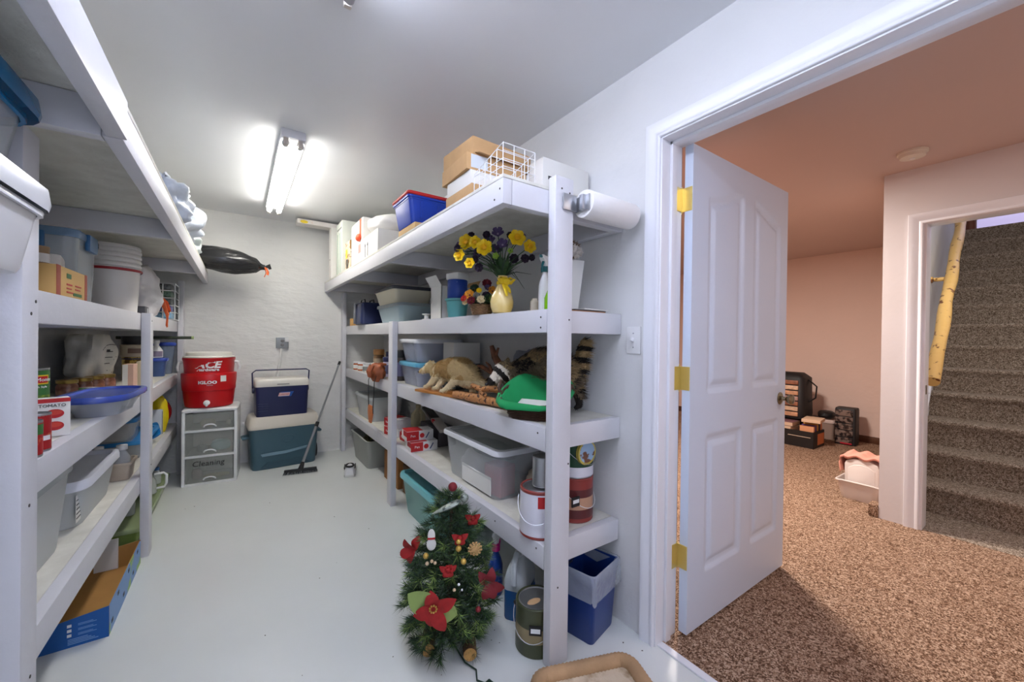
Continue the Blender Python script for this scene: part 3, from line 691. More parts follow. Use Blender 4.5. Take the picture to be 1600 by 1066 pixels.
MB().tube([(.225, -.01, -.02), (.24, -.03, -.06), (.236, -.03, -.09)], .012, 8, flat=.25).build('tie', M_or, t)
# carrier bags on left top shelf
M_wb = tr('white_blue_carrier_film', (214, 222, 234), .9, .3, bump=1.0, bs=16, col2=(84, 122, 196), vs=7, th=(.34, .38))
for i, (x, y, sx_, sy_, sz_, lb) in enumerate([(-.32, 2.64, .10, .18, .10, 'blue and white plastic carrier bag nearest on the left top shelf'), (-.33, 3.14, .12, .20, .13, 'blue and white plastic carrier bag in the middle of the left top shelf'), (-.34, 3.62, .10, .2, .08, 'pale plastic carrier bag farthest along the left top shelf, by the black bag')]):
    t = thing('carrier_bag', lb, 'bag', (x, y, ZT), 0)
    m = bag_mesh(sx_, sy_, sz_, 3+i*5, .34, 56, 34, fold=13); m.v = [(a, b, max(0, c_+sz_*.92)) for a, b, c_ in m.v]
    m.build('bag', M_wb if i < 2 else tr('pale_carrier_film', (216, 226, 226), .85, .3), t, smooth=70)
# big white bin and blue lidded box in the near left corner
t = bin_('storage_bin', 'large white plastic bin with domed lid at the left edge of the picture', 'bin', (-.58, 1.02, Z4+.0005), 0, .50, .44, .13, pm('milky_bin_plastic', (220, 219, 220), .4), pm('milky_lid_plastic', (222, 224, 228), .25), lh=.055, taper=.93, r=.06, over=.012, lid_round=True)
t = bin_('food_box', 'clear food box with blue rounded lid under the top shelf at far left', 'box', (-.555, 1.12, Z4+.19), 0, .38, .34, .14, M_clear, tr('blue_lid', (20, 110, 160), .92, .25), lh=.05, taper=.9, r=.07, over=.02, lid_round=True)

# L4: tea carton, small jar, container, pails, bag, rack
t = carton('tea_box', 'orange brown tea box with red ends, nearest on the left upper shelf', 'box', (-.515, 1.90, Z4+.0005), 0, .13, .29, .092, pm('tan_carton', (206, 164, 96), .6), flaps=False)
label_box(t, pm('dark_red_carton', (150, 62, 38), .6), '+x', -.1455, -.112, 0, .0925, .065); label_box(t, pm('dark_red_carton', (0, 0, 0)), '+x', .12, .1455, 0, .0925, .065)
for k, (u0, u1, z0, z1, mt) in enumerate([(-.06, -.02, .06, .075, M_grn), (-.06, -.01, .038, .043, M_red), (-.06, -.015, .026, .030, M_red), (-.06, 0, .014, .018, M_red), (.0, .085, .008, .018, M_grn), (.02, .08, .04, .044, M_red), (.02, .07, .028, .032, M_red)]): label_box(t, mt, '+x', u0, u1, z0, z1, .0655)
tin('spice_jar', 'small brown jar with blue lid on top of the tea box', (-.50, 1.81, Z4+.094), .022, .055, pm('spice_brown', (150, 120, 84), .5), [(.1, .6, M_paper)], cat='jar')
carton('small_pack', 'small crumpled white pack on top of the tea box', 'packet', (-.505, 1.93, Z4+.094), 10, .05, .12, .045, M_paper, flaps=False, bevel=.01)
t = bin_('storage_container', 'tall clear storage container with blue latching lid behind the tea box', 'container', (-.62, 2.215, Z4+.0005), 0, .27, .27, .245, tr('clear_container', (214, 222, 226), .38, .1), tr('clear_lid_blue_seal', (120, 150, 180), .8, .2), taper=.93, r=.035)
MB().box(.137, .153, -.05, .05, .2, .262).build('latch', pm('blue_latch', (52, 104, 150), .35), t, bevel=.005)
MB().box(-.06, .06, -.153, -.137, .185, .245).build('latch', pm('blue_latch', (0, 0, 0)), t, bevel=.005)
carton('packet', 'white packet standing inside the tall clear container', 'packet', (-.60, 2.2, Z4+.006), 12, .07, .10, .16, M_paper, flaps=False, bevel=.012)
t = thing('bucket_stack', 'stacked white buckets with a red rimmed bucket at the bottom, left upper shelf', 'buckets', (-.565, 3.0, Z4+.0005))
MB().lathe([(.095, 0), (.10, .004), (.112, .225), (.119, .226), (.119, .24), (.11, .242)], 36).build('bottom_bucket', pm('white_bucket', (226, 222, 218), .4), t)
MB().lathe([(.1195, .222), (.1225, .226), (.1225, .232), (.1195, .236)], 36, False, False).build('red_rim', pm('dark_red_rim', (160, 30, 38), .4), t, label='red bucket rim')
for k in range(4):
    z = .2425+.025*k; MB().lathe([(.108, z), (.114, z+.001), (.118, z+.006), (.118, z+.016), (.114, z+.024), (.108, z+.0245)], 36).build('stacked_rim', pm('white_bucket', (0, 0, 0)), t)
MB().lathe([(.112, .343), (.117, .349), (.113, .361), (.09, .365)], 36).build('lid', pm('white_bucket', (0, 0, 0)), t)
# bag with orange tie
t = thing('handled_bag', 'crumpled white bag with purple print and orange drawstring over the shelf edge', 'bag', (-.55, 3.58, Z4), 0)
m = bag_mesh(.10, .24, .18, 12, .22, 44, 26, fold=11); m.v = [(a, b, max(.0005, c_+.16)) for a, b, c_ in m.v]
m.build('bag', tr('white_purple_film', (220, 218, 222), .95, .35, bump=.8, bs=14, col2=(150, 88, 128), vs=9, th=(.28, .32)), t, smooth=70)
MB().tube([(.08, .10, .16), (.115, .12, .12), (.135, .14, .03), (.128, .15, -.055), (.128, .18, -.06), (.125, .19, .0), (.11, .15, .11)], .012, 8, flat=.3).build('drawstring', M_or, t)
MB().tube([(.08, .10, .17), (.12, .2, .12), (.128, .27, .06), (.12, .26, .03), (.10, .17, .12)], .012, 8, flat=.3).build('drawstring', M_or, t)
t = carton('photo_box', 'small black and silver box under the bag with orange drawstring', 'box', (-.48, 3.22, Z4+.0005), 0, .05, .12, .05, pm('dark_grey_carton', (70, 70, 76), .5), flaps=False)
label_box(t, pm('silver_print', (170, 172, 178), .35), '+x', .0, .04, .008, .042, .0252)
# wire rack with packets
t = thing('wire_rack', 'white wire grid rack full of colourful packets at the far left shelf end', 'rack', (-.56, 4.33, Z4+.0005))
m = MB()
for i in range(4): m.tube([(-.09+.075*i, -.13, .003), (-.09+.075*i, -.13, .30)], .004, 6)
for k in range(6): m.tube([(-.092, -.13, .006+.058*k), (.138, -.13, .006+.058*k)], .004, 6)
for i in (0, 3):
    m.tube([(-.09+.075*i, -.13, .296), (-.09+.075*i, .12, .296)], .004, 6); m.tube([(-.09+.075*i, .12, .296), (-.09+.075*i, .12, .003)], .004, 6); m.tube([(-.09+.075*i, .12, .006), (-.09+.075*i, -.13, .006)], .004, 6)
for k in range(1, 5): m.tube([(.135, -.13, .006+.058*k), (.135, .12, .006+.058*k)], .003, 6)
m.build('wire_grid', M_white, t, smooth=60, kind='stuff')
pk = [((60, 110, 52), .01), ((222, 190, 60), .07), ((40, 60, 120), .13), ((84, 130, 60), .19), ((130, 160, 190), .245), ((190, 170, 90), .0)]
for k in range(5):
    c = [(40, 44, 40), (34, 66, 38), (26, 34, 28), (44, 58, 120), (92, 140, 168)][k]
    o = thing('snack_packet', ['dark green packet top of the wire rack', 'green packet second from top in the wire rack', 'black packet in the middle of the wire rack', 'navy packet second from bottom in the wire rack', 'pale blue packet at the bottom of the wire rack'][k], 'packet', (-.54, 4.31, Z4+.245-.058*k+.002))
    MB().box(-.095, .09, -.10, .09, 0, .05).build('packet', pm('packet_%d' % k, c, .3, col2=tuple(min(255, v+60) for v in c), vs=22, th=(.55, .6)), o, bevel=.012)

# L3
def soupcan(x, y, z, r, H, lb, cols, name='food_can'): return tin(name, lb, (x, y, z), r, H, M_steel, cols)
t = soupcan(-.57, 2.0, Z3+.0005, .043, .08, 'dark tin under the green vegetable can', [(.06, .94, pm('dark_label', (70, 66, 52), .4))])
t = soupcan(-.57, 2.0, Z3+.0815, .043, .14, 'green vegetable can with red and yellow oval, topmost of its stack', [(.05, .95, M_grn, 0), (.05, .36, pm('bean_green', (150, 168, 60), .5, col2=(60, 96, 36), vs=60), 1), (.62, .84, M_yel, 1, 270, 350), (.65, .81, M_red, 2, 275, 345)])
text(t, 'Del Monte', .017, (.028, -.0345, .102), 90, 38, M_white, bend=.043, shear=.1)
text(t, 'French Style', .009, (.028, -.0345, .078), 90, 38, M_white, bend=.043)
M_tom = pm('tomato_label', (160, 24, 28), .4, col2=(206, 110, 70), vs=34, th=(.36, .42))
t = soupcan(-.477, 1.70, Z3+.0005, .033, .11, 'red tomato can beside the soup carton, rear of the two', [(.05, .95, M_tom), (.3, .42, M_white, 1, 280, 350)])
t = soupcan(-.473, 1.625, Z3+.0005, .033, .10, 'red tomato can with green band nearest the white post', [(.05, .95, M_tom), (.62, .9, M_grn, 1)])
t = carton('soup_box', 'white tomato soup carton with two red bowls printed on it', 'box', (-.525, 1.93, Z3+.0005), 20, .12, .05, .125, M_paper, flaps=False)
for z, dx in ((.075, .03), (.035, .03)):
    MB().T((dx-.005, -.0253, z), rx=PI/2).lathe([(.021, 0), (.021, .0008)], 20, sy=.7).build('printed_bowl', M_red, t); MB().T((dx-.005, -.0265, z+.004), rx=PI/2).lathe([(.016, 0), (.016, .0008)], 20, sy=.5).build('printed_soup', pm('soup_red', (206, 60, 40), .5), t)
label_box(t, M_red, '-y', -.06, .06, .112, .1252, -.0252)
text(t, 'TOMATO', .014, (.02, -.0275, .102), 90, 0, M_ink)
t = bin_('food_bowl', 'long clear container with blue lid holding brown grain on the shelf edge', 'container', (-.475, 2.42, Z3+.0005), 86, .44, .20, .075, tr('clear_bowl', (214, 220, 236), .38, .1), pm('cobalt_lid', (62, 84, 170), .25), lh=.014, taper=.72, r=.11, over=.012)
o = thing('grain_bag', 'bag of brown grain lying inside the blue lidded container', 'food', (-.485, 2.39, Z3+.004), 86)
m = bag_mesh(.13, .055, .026, 5, .12, 30, 14); m.v = [(a, b, max(.001, c_+.028)) for a, b, c_ in m.v]; m.build('grain', pm('brown_grain', (160, 132, 112), .8, var=.35, vs=90), o)
gl = pm('gold_jar_lid', (172, 146, 84), .3, 1)
for k, (x, y) in enumerate([(-.70, 2.88), (-.67, 2.98), (-.645, 3.08), (-.62, 3.18)]):
    t = thing('preserve_jar', ['brown preserve jar with gold lid nearest the green vegetable can', 'brown preserve jar with gold lid second from the green vegetable can', 'brown preserve jar with gold lid third from the green vegetable can', 'brown preserve jar with gold lid farthest from the green vegetable can'][k], 'jar', (x, y, Z3+.0005), 0, 'gold lidded preserve jars on the left shelf')
    MB().lathe([(.036, 0), (.04, .004), (.04, .075), (.034, .09)], 22).build('jar', pm('brown_preserve', (92, 50, 36), .2, col2=(150, 100, 74), vs=30), t)
    MB().lathe([(.038, .09), (.039, .092), (.039, .106), (.036, .108)], 22).build('lid', gl, t)
t = carton('tea_carton', 'white carton with bright green stripe behind the blue lidded container', 'box', (-.60, 2.90, Z3+.0005), -30, .16, .06, .06, M_paper, flaps=False)
label_box(t, pm('bright_green', (120, 196, 60), .5), '-y', -.08, .08, .045, .0605, -.0302); label_box(t, pm('mid_green', (60, 130, 40), .5), '-y', -.03, -.015, 0, .0605, -.0312)
t = thing('rice_bag', 'big crumpled white bag with black printed lines and a bird mark', 'bag', (-.735, 3.42, Z3+.0005), 10)
m = bag_mesh(.095, .29, .20, 8, .2, 44, 26, fold=6); m.v = [(a+.04*max(0, c_), b, max(.0, min(.335, c_+.19))) for a, b, c_ in m.v]
m.build('bag', pm('white_bag_film', (206, 203, 194), .5, bump=.9, bs=9), t, smooth=70)
bag_o = t.children[0] if t.children else [o for o in bpy.data.objects if o.parent == t][0]
bvh = BVHTree.FromPolygons([v.co.copy() for v in bag_o.data.vertices], [tuple(p.vertices) for p in bag_o.data.polygons])
dv = V(-.62, .78, 0).normalized(); uv = V(.78, .62, 0).normalized(); og = V(.0, 0, 0)-dv*1.2
for z_, u_, w_, h_ in [(.20, -.02, .09, .004), (.20, .09, .05, .004), (.185, .03, .12, .003), (.165, -.06, .05, .004), (.155, .04, .10, .003), (.140, .05, .08, .003), (.125, .0, .14, .004), (.10, .06, .08, .004), (.085, -.02, .07, .003)]:
    print_on(bvh, t, og+uv*u_+V(0, 0, z_), dv, uv, w_, h_, M_ink)
print_on(bvh, t, og+uv*.0+V(0, 0, .245), dv, uv, .26, .004, M_ink, 'printed_arc', 20, bow=.03)
print_on(bvh, t, og+uv*-.03+V(0, 0, .238), dv, uv, .035, .016, M_ink, 'printed_bird'); print_on(bvh, t, og+uv*-.008+V(0, 0, .233), dv, uv, .03, .005, M_ink, 'printed_bird_tail')
t = carton('pasta_box', 'small pink and cream carton beside the big white bag', 'box', (-.56, 3.42, Z3+.0005), 0, .05, .12, .15, pm('pink_carton', (206, 170, 152), .6), flaps=False)
label_box(t, M_paper, '-y', -.025, 0, .0, .15, -.0602)
t = carton('cracker_box', 'narrow cream carton with brown print next to the gold tin', 'box', (-.525, 3.56, Z3+.0005), 0, .04, .10, .16, pm('cream_carton', (214, 200, 168), .6), flaps=False)
t = tin('gold_tin', 'gold patterned tin against the second left post', (-.63, 4.02, Z3+.0005), .075, .17, pm('gold_pattern', (206, 176, 92), .35, .5, col2=(110, 84, 40), vs=24, th=(.45, .5)), [(.9, 1.0, pm('navy_band', (40, 52, 92), .4))])
t = tin('cookie_tin', 'round beige tin with printed sides on top of the gold tin', (-.63, 4.02, Z3+.172), .085, .09, pm('beige_tin', (190, 178, 158), .45), [(.3, .7, pm('brown_print', (120, 96, 84), .5), 1, 250, 340)])
t = tin('black_tin', 'black tin on top of the round beige tin', (-.63, 4.02, Z3+.264), .08, .06, pm('black_tin_paint', (32, 30, 32), .35))
# right of the second post
t = thing('tumbler', 'tall clear cup with blue lid behind the second left post', 'cup', (-.525, 4.52, Z3+.0005))
MB().lathe([(.05, 0), (.052, .004), (.073, .24), (.071, .24), (.05, .008)], 28, True, True).build('cup', tr('blue_clear', (150, 166, 190), .55, .15), t)
MB().lathe([(.074, .241), (.08, .244), (.08, .262), (.072, .27), (.05, .272)], 28).build('lid', pm('royal_blue', (44, 72, 168), .35), t)
t = thing('drink_bottle', 'small white labelled bottle left of the blue lidded cup', 'bottle', (-.545, 4.28, Z3+.149))
MB().lathe([(.035, 0), (.04, .005), (.04, .06), (.016, .10), (.016, .115), (.02, .116), (.02, .14), (.01, .142)], 20).build('bottle', M_white, t); band(t, .0405, .01, .055, pm('grey_label', (130, 120, 140), .5), a0=250, a1=340)
t = bin_('blue_tub', 'small blue lidded tub under the white labelled bottle', 'tub', (-.545, 4.28, Z3+.0005), 0, .13, .13, .135, tr('blue_tub_plastic', (70, 96, 150), .85, .3), pm('royal_blue', (0, 0, 0)), lh=.012, taper=.8)
t = thing('dowel_rod', 'dark green rod sticking out of the left shelves over the red cooler', 'rod', (-.6, 4.38, 1.175))
MB().tube([(-.2, 0, .03), (.27, -.02, .035)], .0125, 12).build('rod', pm('dark_green_rod', (58, 66, 50), .5), t); MB().tube([(.27, -.02, .035), (.285, -.0206, .0352)], .013, 12).build('tip', pm('pale_green_tip', (170, 190, 130), .5), t)

# L2
t = bin_('clear_bin', 'large frosted clear bin with lid on the lower left shelf, nearest the camera', 'bin', (-.665, 1.90, Z2+.0005), 0, .30, .56, .285, M_frost, tr('clear_lid', (214, 220, 222), .7, .2), lh=.02, taper=.86, r=.035)
t = bin_('clear_bin', 'frosted clear bin with thick white lid and printed label on the lower left shelf', 'bin', (-.655, 2.545, Z2+.0005), 0, .30, .56, .17, M_frost, pm('thick_white_lid', (224, 226, 236), .3), lh=.03, taper=.86, r=.06, over=.014)
label_box(t, M_paper, '+x', -.27, -.21, .03, .14, .1275)
for k in range(5): label_box(t, M_ink, '+x', -.265, -.215, .045+.018*k, .049+.018*k, .1285)
o = carton('dark_gadget', 'grey folded item inside the white lidded bin', 'item', (-.66, 2.55, Z2+.006), 0, .16, .36, .1, pm('grey_item', (120, 118, 120), .6), flaps=False, bevel=.02)
t = bin_('loaf_tub', 'tan plastic tub holding a clear bottle beside the white lidded bin', 'tub', (-.525, 3.0, Z2+.0005), 0, .10, .17, .095, pm('tan_plastic', (178, 164, 148), .45), None, taper=.85, r=.02)
def clear_bottle(x, y, z, lb, s_=1.0, c=(210, 214, 216), cap=M_white, r=.036, H=.17):
    t = thing('clear_bottle', lb, 'bottle', (x, y, z))
    MB().lathe([(r*.9, 0), (r, .005), (r, H*.6), (r*.55, H*.78), (r*.45, H*.85)], 20).build('bottle', tr('bottle_clear', c, .5, .1), t)
    MB().lathe([(r*.62, H*.85), (r*.66, H*.86), (r*.66, H), (r*.55, H*1.01)], 18).build('cap', cap, t); return t
clear_bottle(-.525, 3.02, Z2+.0045, 'clear bottle with white cap standing in the tan tub')
clear_bottle(-.60, 2.945, Z2+.0005, 'clear bottle with white cap behind the thick white bin lid', r=.03, H=.19)
carton('white_tray', 'white flat tray standing behind the lower left bins', 'tray', (-.72, 3.0, Z2+.0005), 0, .12, .05, .26, M_white, flaps=False)
M_bl2 = pm('bright_blue_lid', (32, 120, 184), .35)
t = bin_('blue_lid_box', 'clear box with bright blue lid, lower of the two by the second left post', 'container', (-.63, 3.60, Z2+.0005), 0, .28, .50, .11, M_clear, M_bl2, lh=.014, taper=.85, r=.04, over=.02)
t = bin_('blue_lid_box', 'clear box of brown food on top of the bright blue lidded box', 'container', (-.63, 3.45, Z2+.126), 0, .22, .28, .13, M_clear, M_bl2, lh=.012, taper=.85, r=.04)
carton('food_pack', 'brown food pack inside the upper blue lidded box', 'packet', (-.62, 3.45, Z2+.131), 0, .14, .20, .10, pm('brown_pack', (150, 120, 104), .6, var=.3, vs=20), flaps=False, bevel=.02)
t = thing('loose_lid', 'bright blue plastic lid leaning behind the second left post', 'lid', (-.53, 3.90, Z2+.004))
MB().T((0, 0, .055), rx=.5, ry=-.5).loft([rr(.06, .08, .03, 0), rr(.065, .085, .03, .004), rr(.065, .085, .03, .014), rr(.055, .07, .03, .016)]).build('lid', M_bl2, t)
for k, (y, w_, h_, c, lb) in enumerate([(4.12, .018, .2, (206, 210, 216), 'thin grey book standing left of the yellow bag'), (4.145, .022, .18, (80, 96, 130), 'blue grey book standing next to the yellow bag'), (4.17, .016, .19, (222, 220, 210), 'white booklet standing against the yellow bag')]):
    t = thing('book', lb, 'book', (-.55, y, Z2+.0005), 0, 'books on the lower left shelf'); MB().box(-.06, .06, -w_/2, w_/2, 0, h_).build('book', pm('book_c%d' % k, c, .6), t, bevel=.002)
t = thing('yellow_bag', 'bright yellow packet standing on the lower left shelf', 'packet', (-.515, 4.225, Z2+.0005))
m = bag_mesh(.05, .022, .145, 4, .10, 24, 16); m.v = [(a, b, max(0, c_+.14)) for a, b, c_ in m.v]; m.build('packet', pm('yellow_packet', (232, 206, 20), .35), t, smooth=70)
def platter(y, c, lb, r=.145, x=-.60):
    t = thing('platter', lb, 'plate', (x, y, Z2+r+.001)); MB().T(rx=PI/2+.08).lathe([(r*.3, -.004), (r*.7, -.004), (r, .012), (r, .016), (r*.7, .002), (r*.3, .002)], 36).build('plate', pm('platter_' + lb[:3], c, .3), t)
platter(4.275, (226, 216, 206), 'white round platter standing beside the yellow packet', .135)
platter(4.33, (176, 26, 30), 'red round platter standing behind the white one')
platter(4.37, (150, 22, 28), 'dark red round platter standing last against the post')
# L0
t = thing('fruit_carton', 'open blue printed cardboard fruit tray under the left shelving', 'box', (-.63, 2.565, 0))
M_ci = pm('cardboard_inside', (176, 128, 66), .8, var=.08, vs=10); M_cb = pm('blue_carton_print', (20, 88, 160), .5)
M_cs = pm('sky_green_carton_print', (112, 150, 200), .5, col2=(150, 186, 96), vs=5, th=(.45, .5))
MB().box(-.20, .20, -.315, .315, 0, .004).build('bottom', M_ci, t)
pn = [(-.20, 0), (.205, 0), (.205, .125), (.06, .105), (.03, .06), (-.06, .055), (-.20, .05)]
MB().loft([[(x, -.3155, z) for x, z in pn], [(x, -.3185, z) for x, z in pn]]).build('end_panel', M_cb, t, label='blue printed end panel'); MB().loft([[(x, -.315, z) for x, z in pn], [(x, -.3120, z) for x, z in pn]]).build('end_liner', M_ci, t)
MB().loft([[(x, .315, z) for x, z in pn], [(x, .312, z) for x, z in pn]]).build('end_panel', M_ci, t)
MB().box(.202, .205, -.315, .315, 0, .12).build('side_panel', M_cs, t, label='side panel with sky and leaf print'); MB().box(.199, .2015, -.312, .312, 0.004, .12).build('side_liner', M_ci, t)
MB().box(-.205, -.202, -.315, .315, 0, .12).build('side_panel', M_cs, t)
MB().box(.03, .12, .30, .310, .005, .16).build('white_flap', M_paper, t)
for k in range(6): MB().box(.2052, .2062, -.28+.1*k, -.255+.1*k, .03+.06*(k % 2), .045+.06*(k % 2)).build('printed_spot', pm('dark_spot', (40, 46, 60), .6), t)
for cx_, z0 in ((.10, .08), (-.115, .034)):
    for k in range(3):
        MB().box(cx_-.012, cx_, -.3195, -.3186, z0-.019*k, z0+.011-.019*k).build('printed_square', M_white, t)
        for q in range(2): MB().box(cx_+.018, cx_+.07-.01*q, -.3195, -.3186, z0-.019*k+.001+.005*q, z0+.0025-.019*k+.005*q).build('printed_line', pm('pale_blue_ink', (130, 170, 214), .6), t)
for q in range(4): MB().box(.09, .175-.01*q, -.3195, -.3186, .012+.006*q, .0142+.006*q).build('printed_line', pm('pale_blue_ink', (0, 0, 0)), t)
t = bin_('green_tray', 'long clear lidded bin of green things behind the second left post', 'bin', (-.625, 3.66, 0), 0, .34, 1.12, .10, tr('green_clear', (150, 176, 84), .72, .25, var=.3, vs=8), tr('pale_green_lid', (190, 206, 160), .55, .2), lh=.012, taper=.9, r=.03)
t = thing('handled_jug', 'small jug with white handle on the green bin under the left shelves', 'jug', (-.52, 3.72, .1135))
MB().lathe([(.05, 0), (.055, .005), (.05, .09), (.03, .13), (.028, .15)], 20).build('jug', tr('jug_clear', (200, 204, 196), .6, .2), t)
MB().tube([(.045, 0, .03), (.095, .0, .035), (.105, .0, .06), (.105, .0, .12), (.09, 0, .135), (.04, 0, .13)], .008, 8).build('handle', M_white, t)
for k, (x, y, c, lb) in enumerate([(-.50, 3.95, (38, 92, 150), 'blue capped bottle beside the handled jug'), (-.55, 3.35, (196, 190, 170), 'cream bottle on the green bin'), (-.60, 3.25, (90, 84, 60), 'olive bottle on the green bin')]):
    clear_bottle(x, y, .1135, lb, c=c, r=.03, H=.12, cap=pm('cap_%d' % k, c, .4))

# ================================================================ right shelving: top
t = thing('wire_sorter', 'stepped white wire desk sorter on the near corner of the top shelf', 'rack', (.76, 1.165, ZT))
m = MB(); N_ = 6
for i in range(N_):
    y = .041*i; h = .113-.009*i
    for k in range(4):
        if k in (0, 3) or i == 0: m.tube([(.047*k, y, .001), (.047*k, y, h)], .0017, 5)
    m.tube([(0, y, h), (.141, y, h)], .0017, 5); m.tube([(0, y, .002), (.141, y, .002)], .0015, 5)
for k in (0, 3):
    m.tube([(.047*k, .041*i, .113-.009*i) for i in range(N_)], .0015, 5)
    for z in (.002, .03, .058): m.tube([(.047*k, 0, z), (.047*k, .041*(N_-1), z)], .0014, 5)
for z in (.03, .058, .086): m.tube([(0, 0, z), (.141, 0, z)], .0015, 5)
m.build('wire_frame', M_white, t, smooth=60)
t = carton('paper_box', 'white box with printed label behind the wire sorter on the top shelf', 'box', (1.23, 1.40, ZT), 0, .28, .10, .22, M_paper)
label_box(t, M_ink, '-y', -.11, .02, .13, .145, -.0502); label_box(t, M_ink, '-y', -.10, .02, .11, .116, -.0502)
carton('low_carton', 'low cardboard box, bottom of the stack beside the wire sorter', 'box', (.90, 1.53, ZT), 0, .26, .24, .05, M_card)
carton('white_carton', 'white box second from the bottom in the stack beside the wire sorter', 'box', (.91, 1.57, ZT+.053), 0, .24, .22, .075, M_paper)
t = carton('cardboard_box', 'open ended cardboard box second from the top of the stack', 'box', (.93, 1.59, ZT+.131), -2, .30, .26, .068, M_card)
label_box(t, pm('pale_box_label', (206, 212, 216), .6), '-y', -.13, -.05, .01, .065, -.1302)
t = carton('cardboard_box', 'cardboard box on top of the stack just under the ceiling', 'box', (.96, 1.61, ZT+.2025), 3, .32, .26, .075, M_card)
MB().T((-.02, -.15, .002), rx=.3).box(-.13, .14, -.02, .02, 0, .002).build('flap', M_card, t)
carton('small_carton', 'small light cardboard box under the blue tote on the top shelf', 'box', (.86, 2.18, ZT), 0, .17, .26, .045, pm('light_cardboard', (214, 176, 118), .75))
t = bin_('lidded_tote', 'royal blue tote with red flip lid on the top shelf', 'tote', (.92, 2.20, ZT+.048), 0, .34, .26, .15, pm('royal_blue_tote', (24, 66, 176), .35), None, taper=.88, r=.02, ribs=1)
M_rl = pm('red_lid', (206, 40, 40), .35)
MB().loft([rr(.175, .135, .02, .151), rr(.18, .14, .02, .156), rr(.178, .138, .02, .168), rr(.165, .125, .02, .17)]).build('lid', M_rl, t)
for k in range(3): MB().box(-.10+.10*k-.004, -.10+.10*k+.004, -.1315, -.12, -.0+.03, .12).build('rib', pm('royal_blue_tote', (0, 0, 0)), t, bevel=.002)
t = carton('shipping_box', 'white shipping box with two arrows, lower box near the far end of the top shelf', 'box', (1.0, 3.0, ZT), 0, .42, .42, .18, M_paper)
for dy in (.05, .12): label_box(t, M_ink, '-x', dy-.006, dy+.006, .03, .11, -.2102); MB().T((-.2112, dy, .11), ry=0).loft([[(0, -.016, 0), (0, .016, 0), (0, 0, .03)], [(.0008, -.016, 0), (.0008, .016, 0), (.0008, 0, .03)]]).build('arrow_head', M_ink, t)
label_box(t, pm('tan_tape', (214, 176, 120), .5), '-y', .02, .14, .04, .13, -.2102)
t = thing('wrapped_bundle', 'white plastic wrapped bundle lying on the white shipping box', 'bundle', (.98, 2.98, ZT+.1835))
m = bag_mesh(.19, .19, .075, 21, .07, 36, 20); m.v = [(max(-.2, min(.2, a*1.05)), max(-.2, min(.2, b*1.05)), max(.0, c_+.068)) for a, b, c_ in m.v]; m.build('bundle', pm('white_wrap', (216, 214, 212), .4), t, smooth=70)
t = carton('tall_white_box', 'tall white box with orange ribbon behind the wrapped bundle', 'box', (1.0, 3.42, ZT), 0, .40, .38, .37, M_paper, flaps=False)
label_box(t, pm('orange_ribbon', (226, 84, 44), .5), '-x', -.14, -.08, .20, .37, -.2002, name='ribbon')
MB().ball((-.21, -.1, .22), .025, .05, .03, 10, 6).build('bow', pm('orange_ribbon', (0, 0, 0)), t)
label_box(t, pm('pink_label', (222, 150, 140), .6), '-x', -.13, -.05, .10, .17, -.2002)
t = thing('picture_bag', 'paper bag with yellow and brown picture print on the top shelf', 'bag', (.86, 3.72, ZT), 0)
MB().loft([rr(.07, .09, .01, 0), rr(.07, .09, .01, .26), rr(.06, .088, .008, .27)]).build('bag', pm('picture_bag_paper', (214, 196, 170), .6, col2=(140, 100, 50), vs=16, th=(.42, .46)), t)
MB().tube([(-.075, -.02, .02)]+[(-.076, -.02+.03*math.cos(a), .07+.035*math.sin(a)) for a in [k*.5 for k in range(10)]], .005, 6).build('looped_cord', pm('grey_cord', (120, 116, 108), .5), t)
label_box(t, M_yel, '-x', .0, .06, .12, .2, -.0702)
t = carton('mirror_box', 'tall pale box with thin green edged stripes at the far end of the top shelf', 'box', (1.0, 4.02, ZT), 0, .44, .26, .50, pm('pale_carton', (220, 224, 214), .6), flaps=False)
for dy in (-.09, -.02, .06): label_box(t, pm('sage_stripe', (150, 176, 156), .6), '-x', dy, dy+.022, .01, .40, -.2202)
label_box(t, pm('grey_print', (140, 144, 140), .6), '-x', -.1, .09, .43, .445, -.2202)
t = carton('cabinet_box', 'tall white slab standing against the back wall on the top shelf', 'box', (1.02, 4.36, ZT), 0, .52, .12, .52, M_paper, flaps=False)
MB().T((-.2602, 0, .2), ry=-PI/2).lathe([(.006, 0), (.006, .002)], 10).build('hole', M_screw, t)
t = thing('flat_tube', 'long white flat carton with yellow flower print lying across, near the ceiling', 'box', (.74, 4.40, ZT+.521))
MB().box(-.28, .26, -.07, .07, 0, .045).build('box', pm('flower_carton', (220, 214, 210), .6, col2=(226, 180, 160), vs=9, th=(.3, .33)), t, bevel=.006)
MB().ball((-.22, -.07, .018), .035, .003, .016, 12, 6).build('printed_flower', M_yel, t)

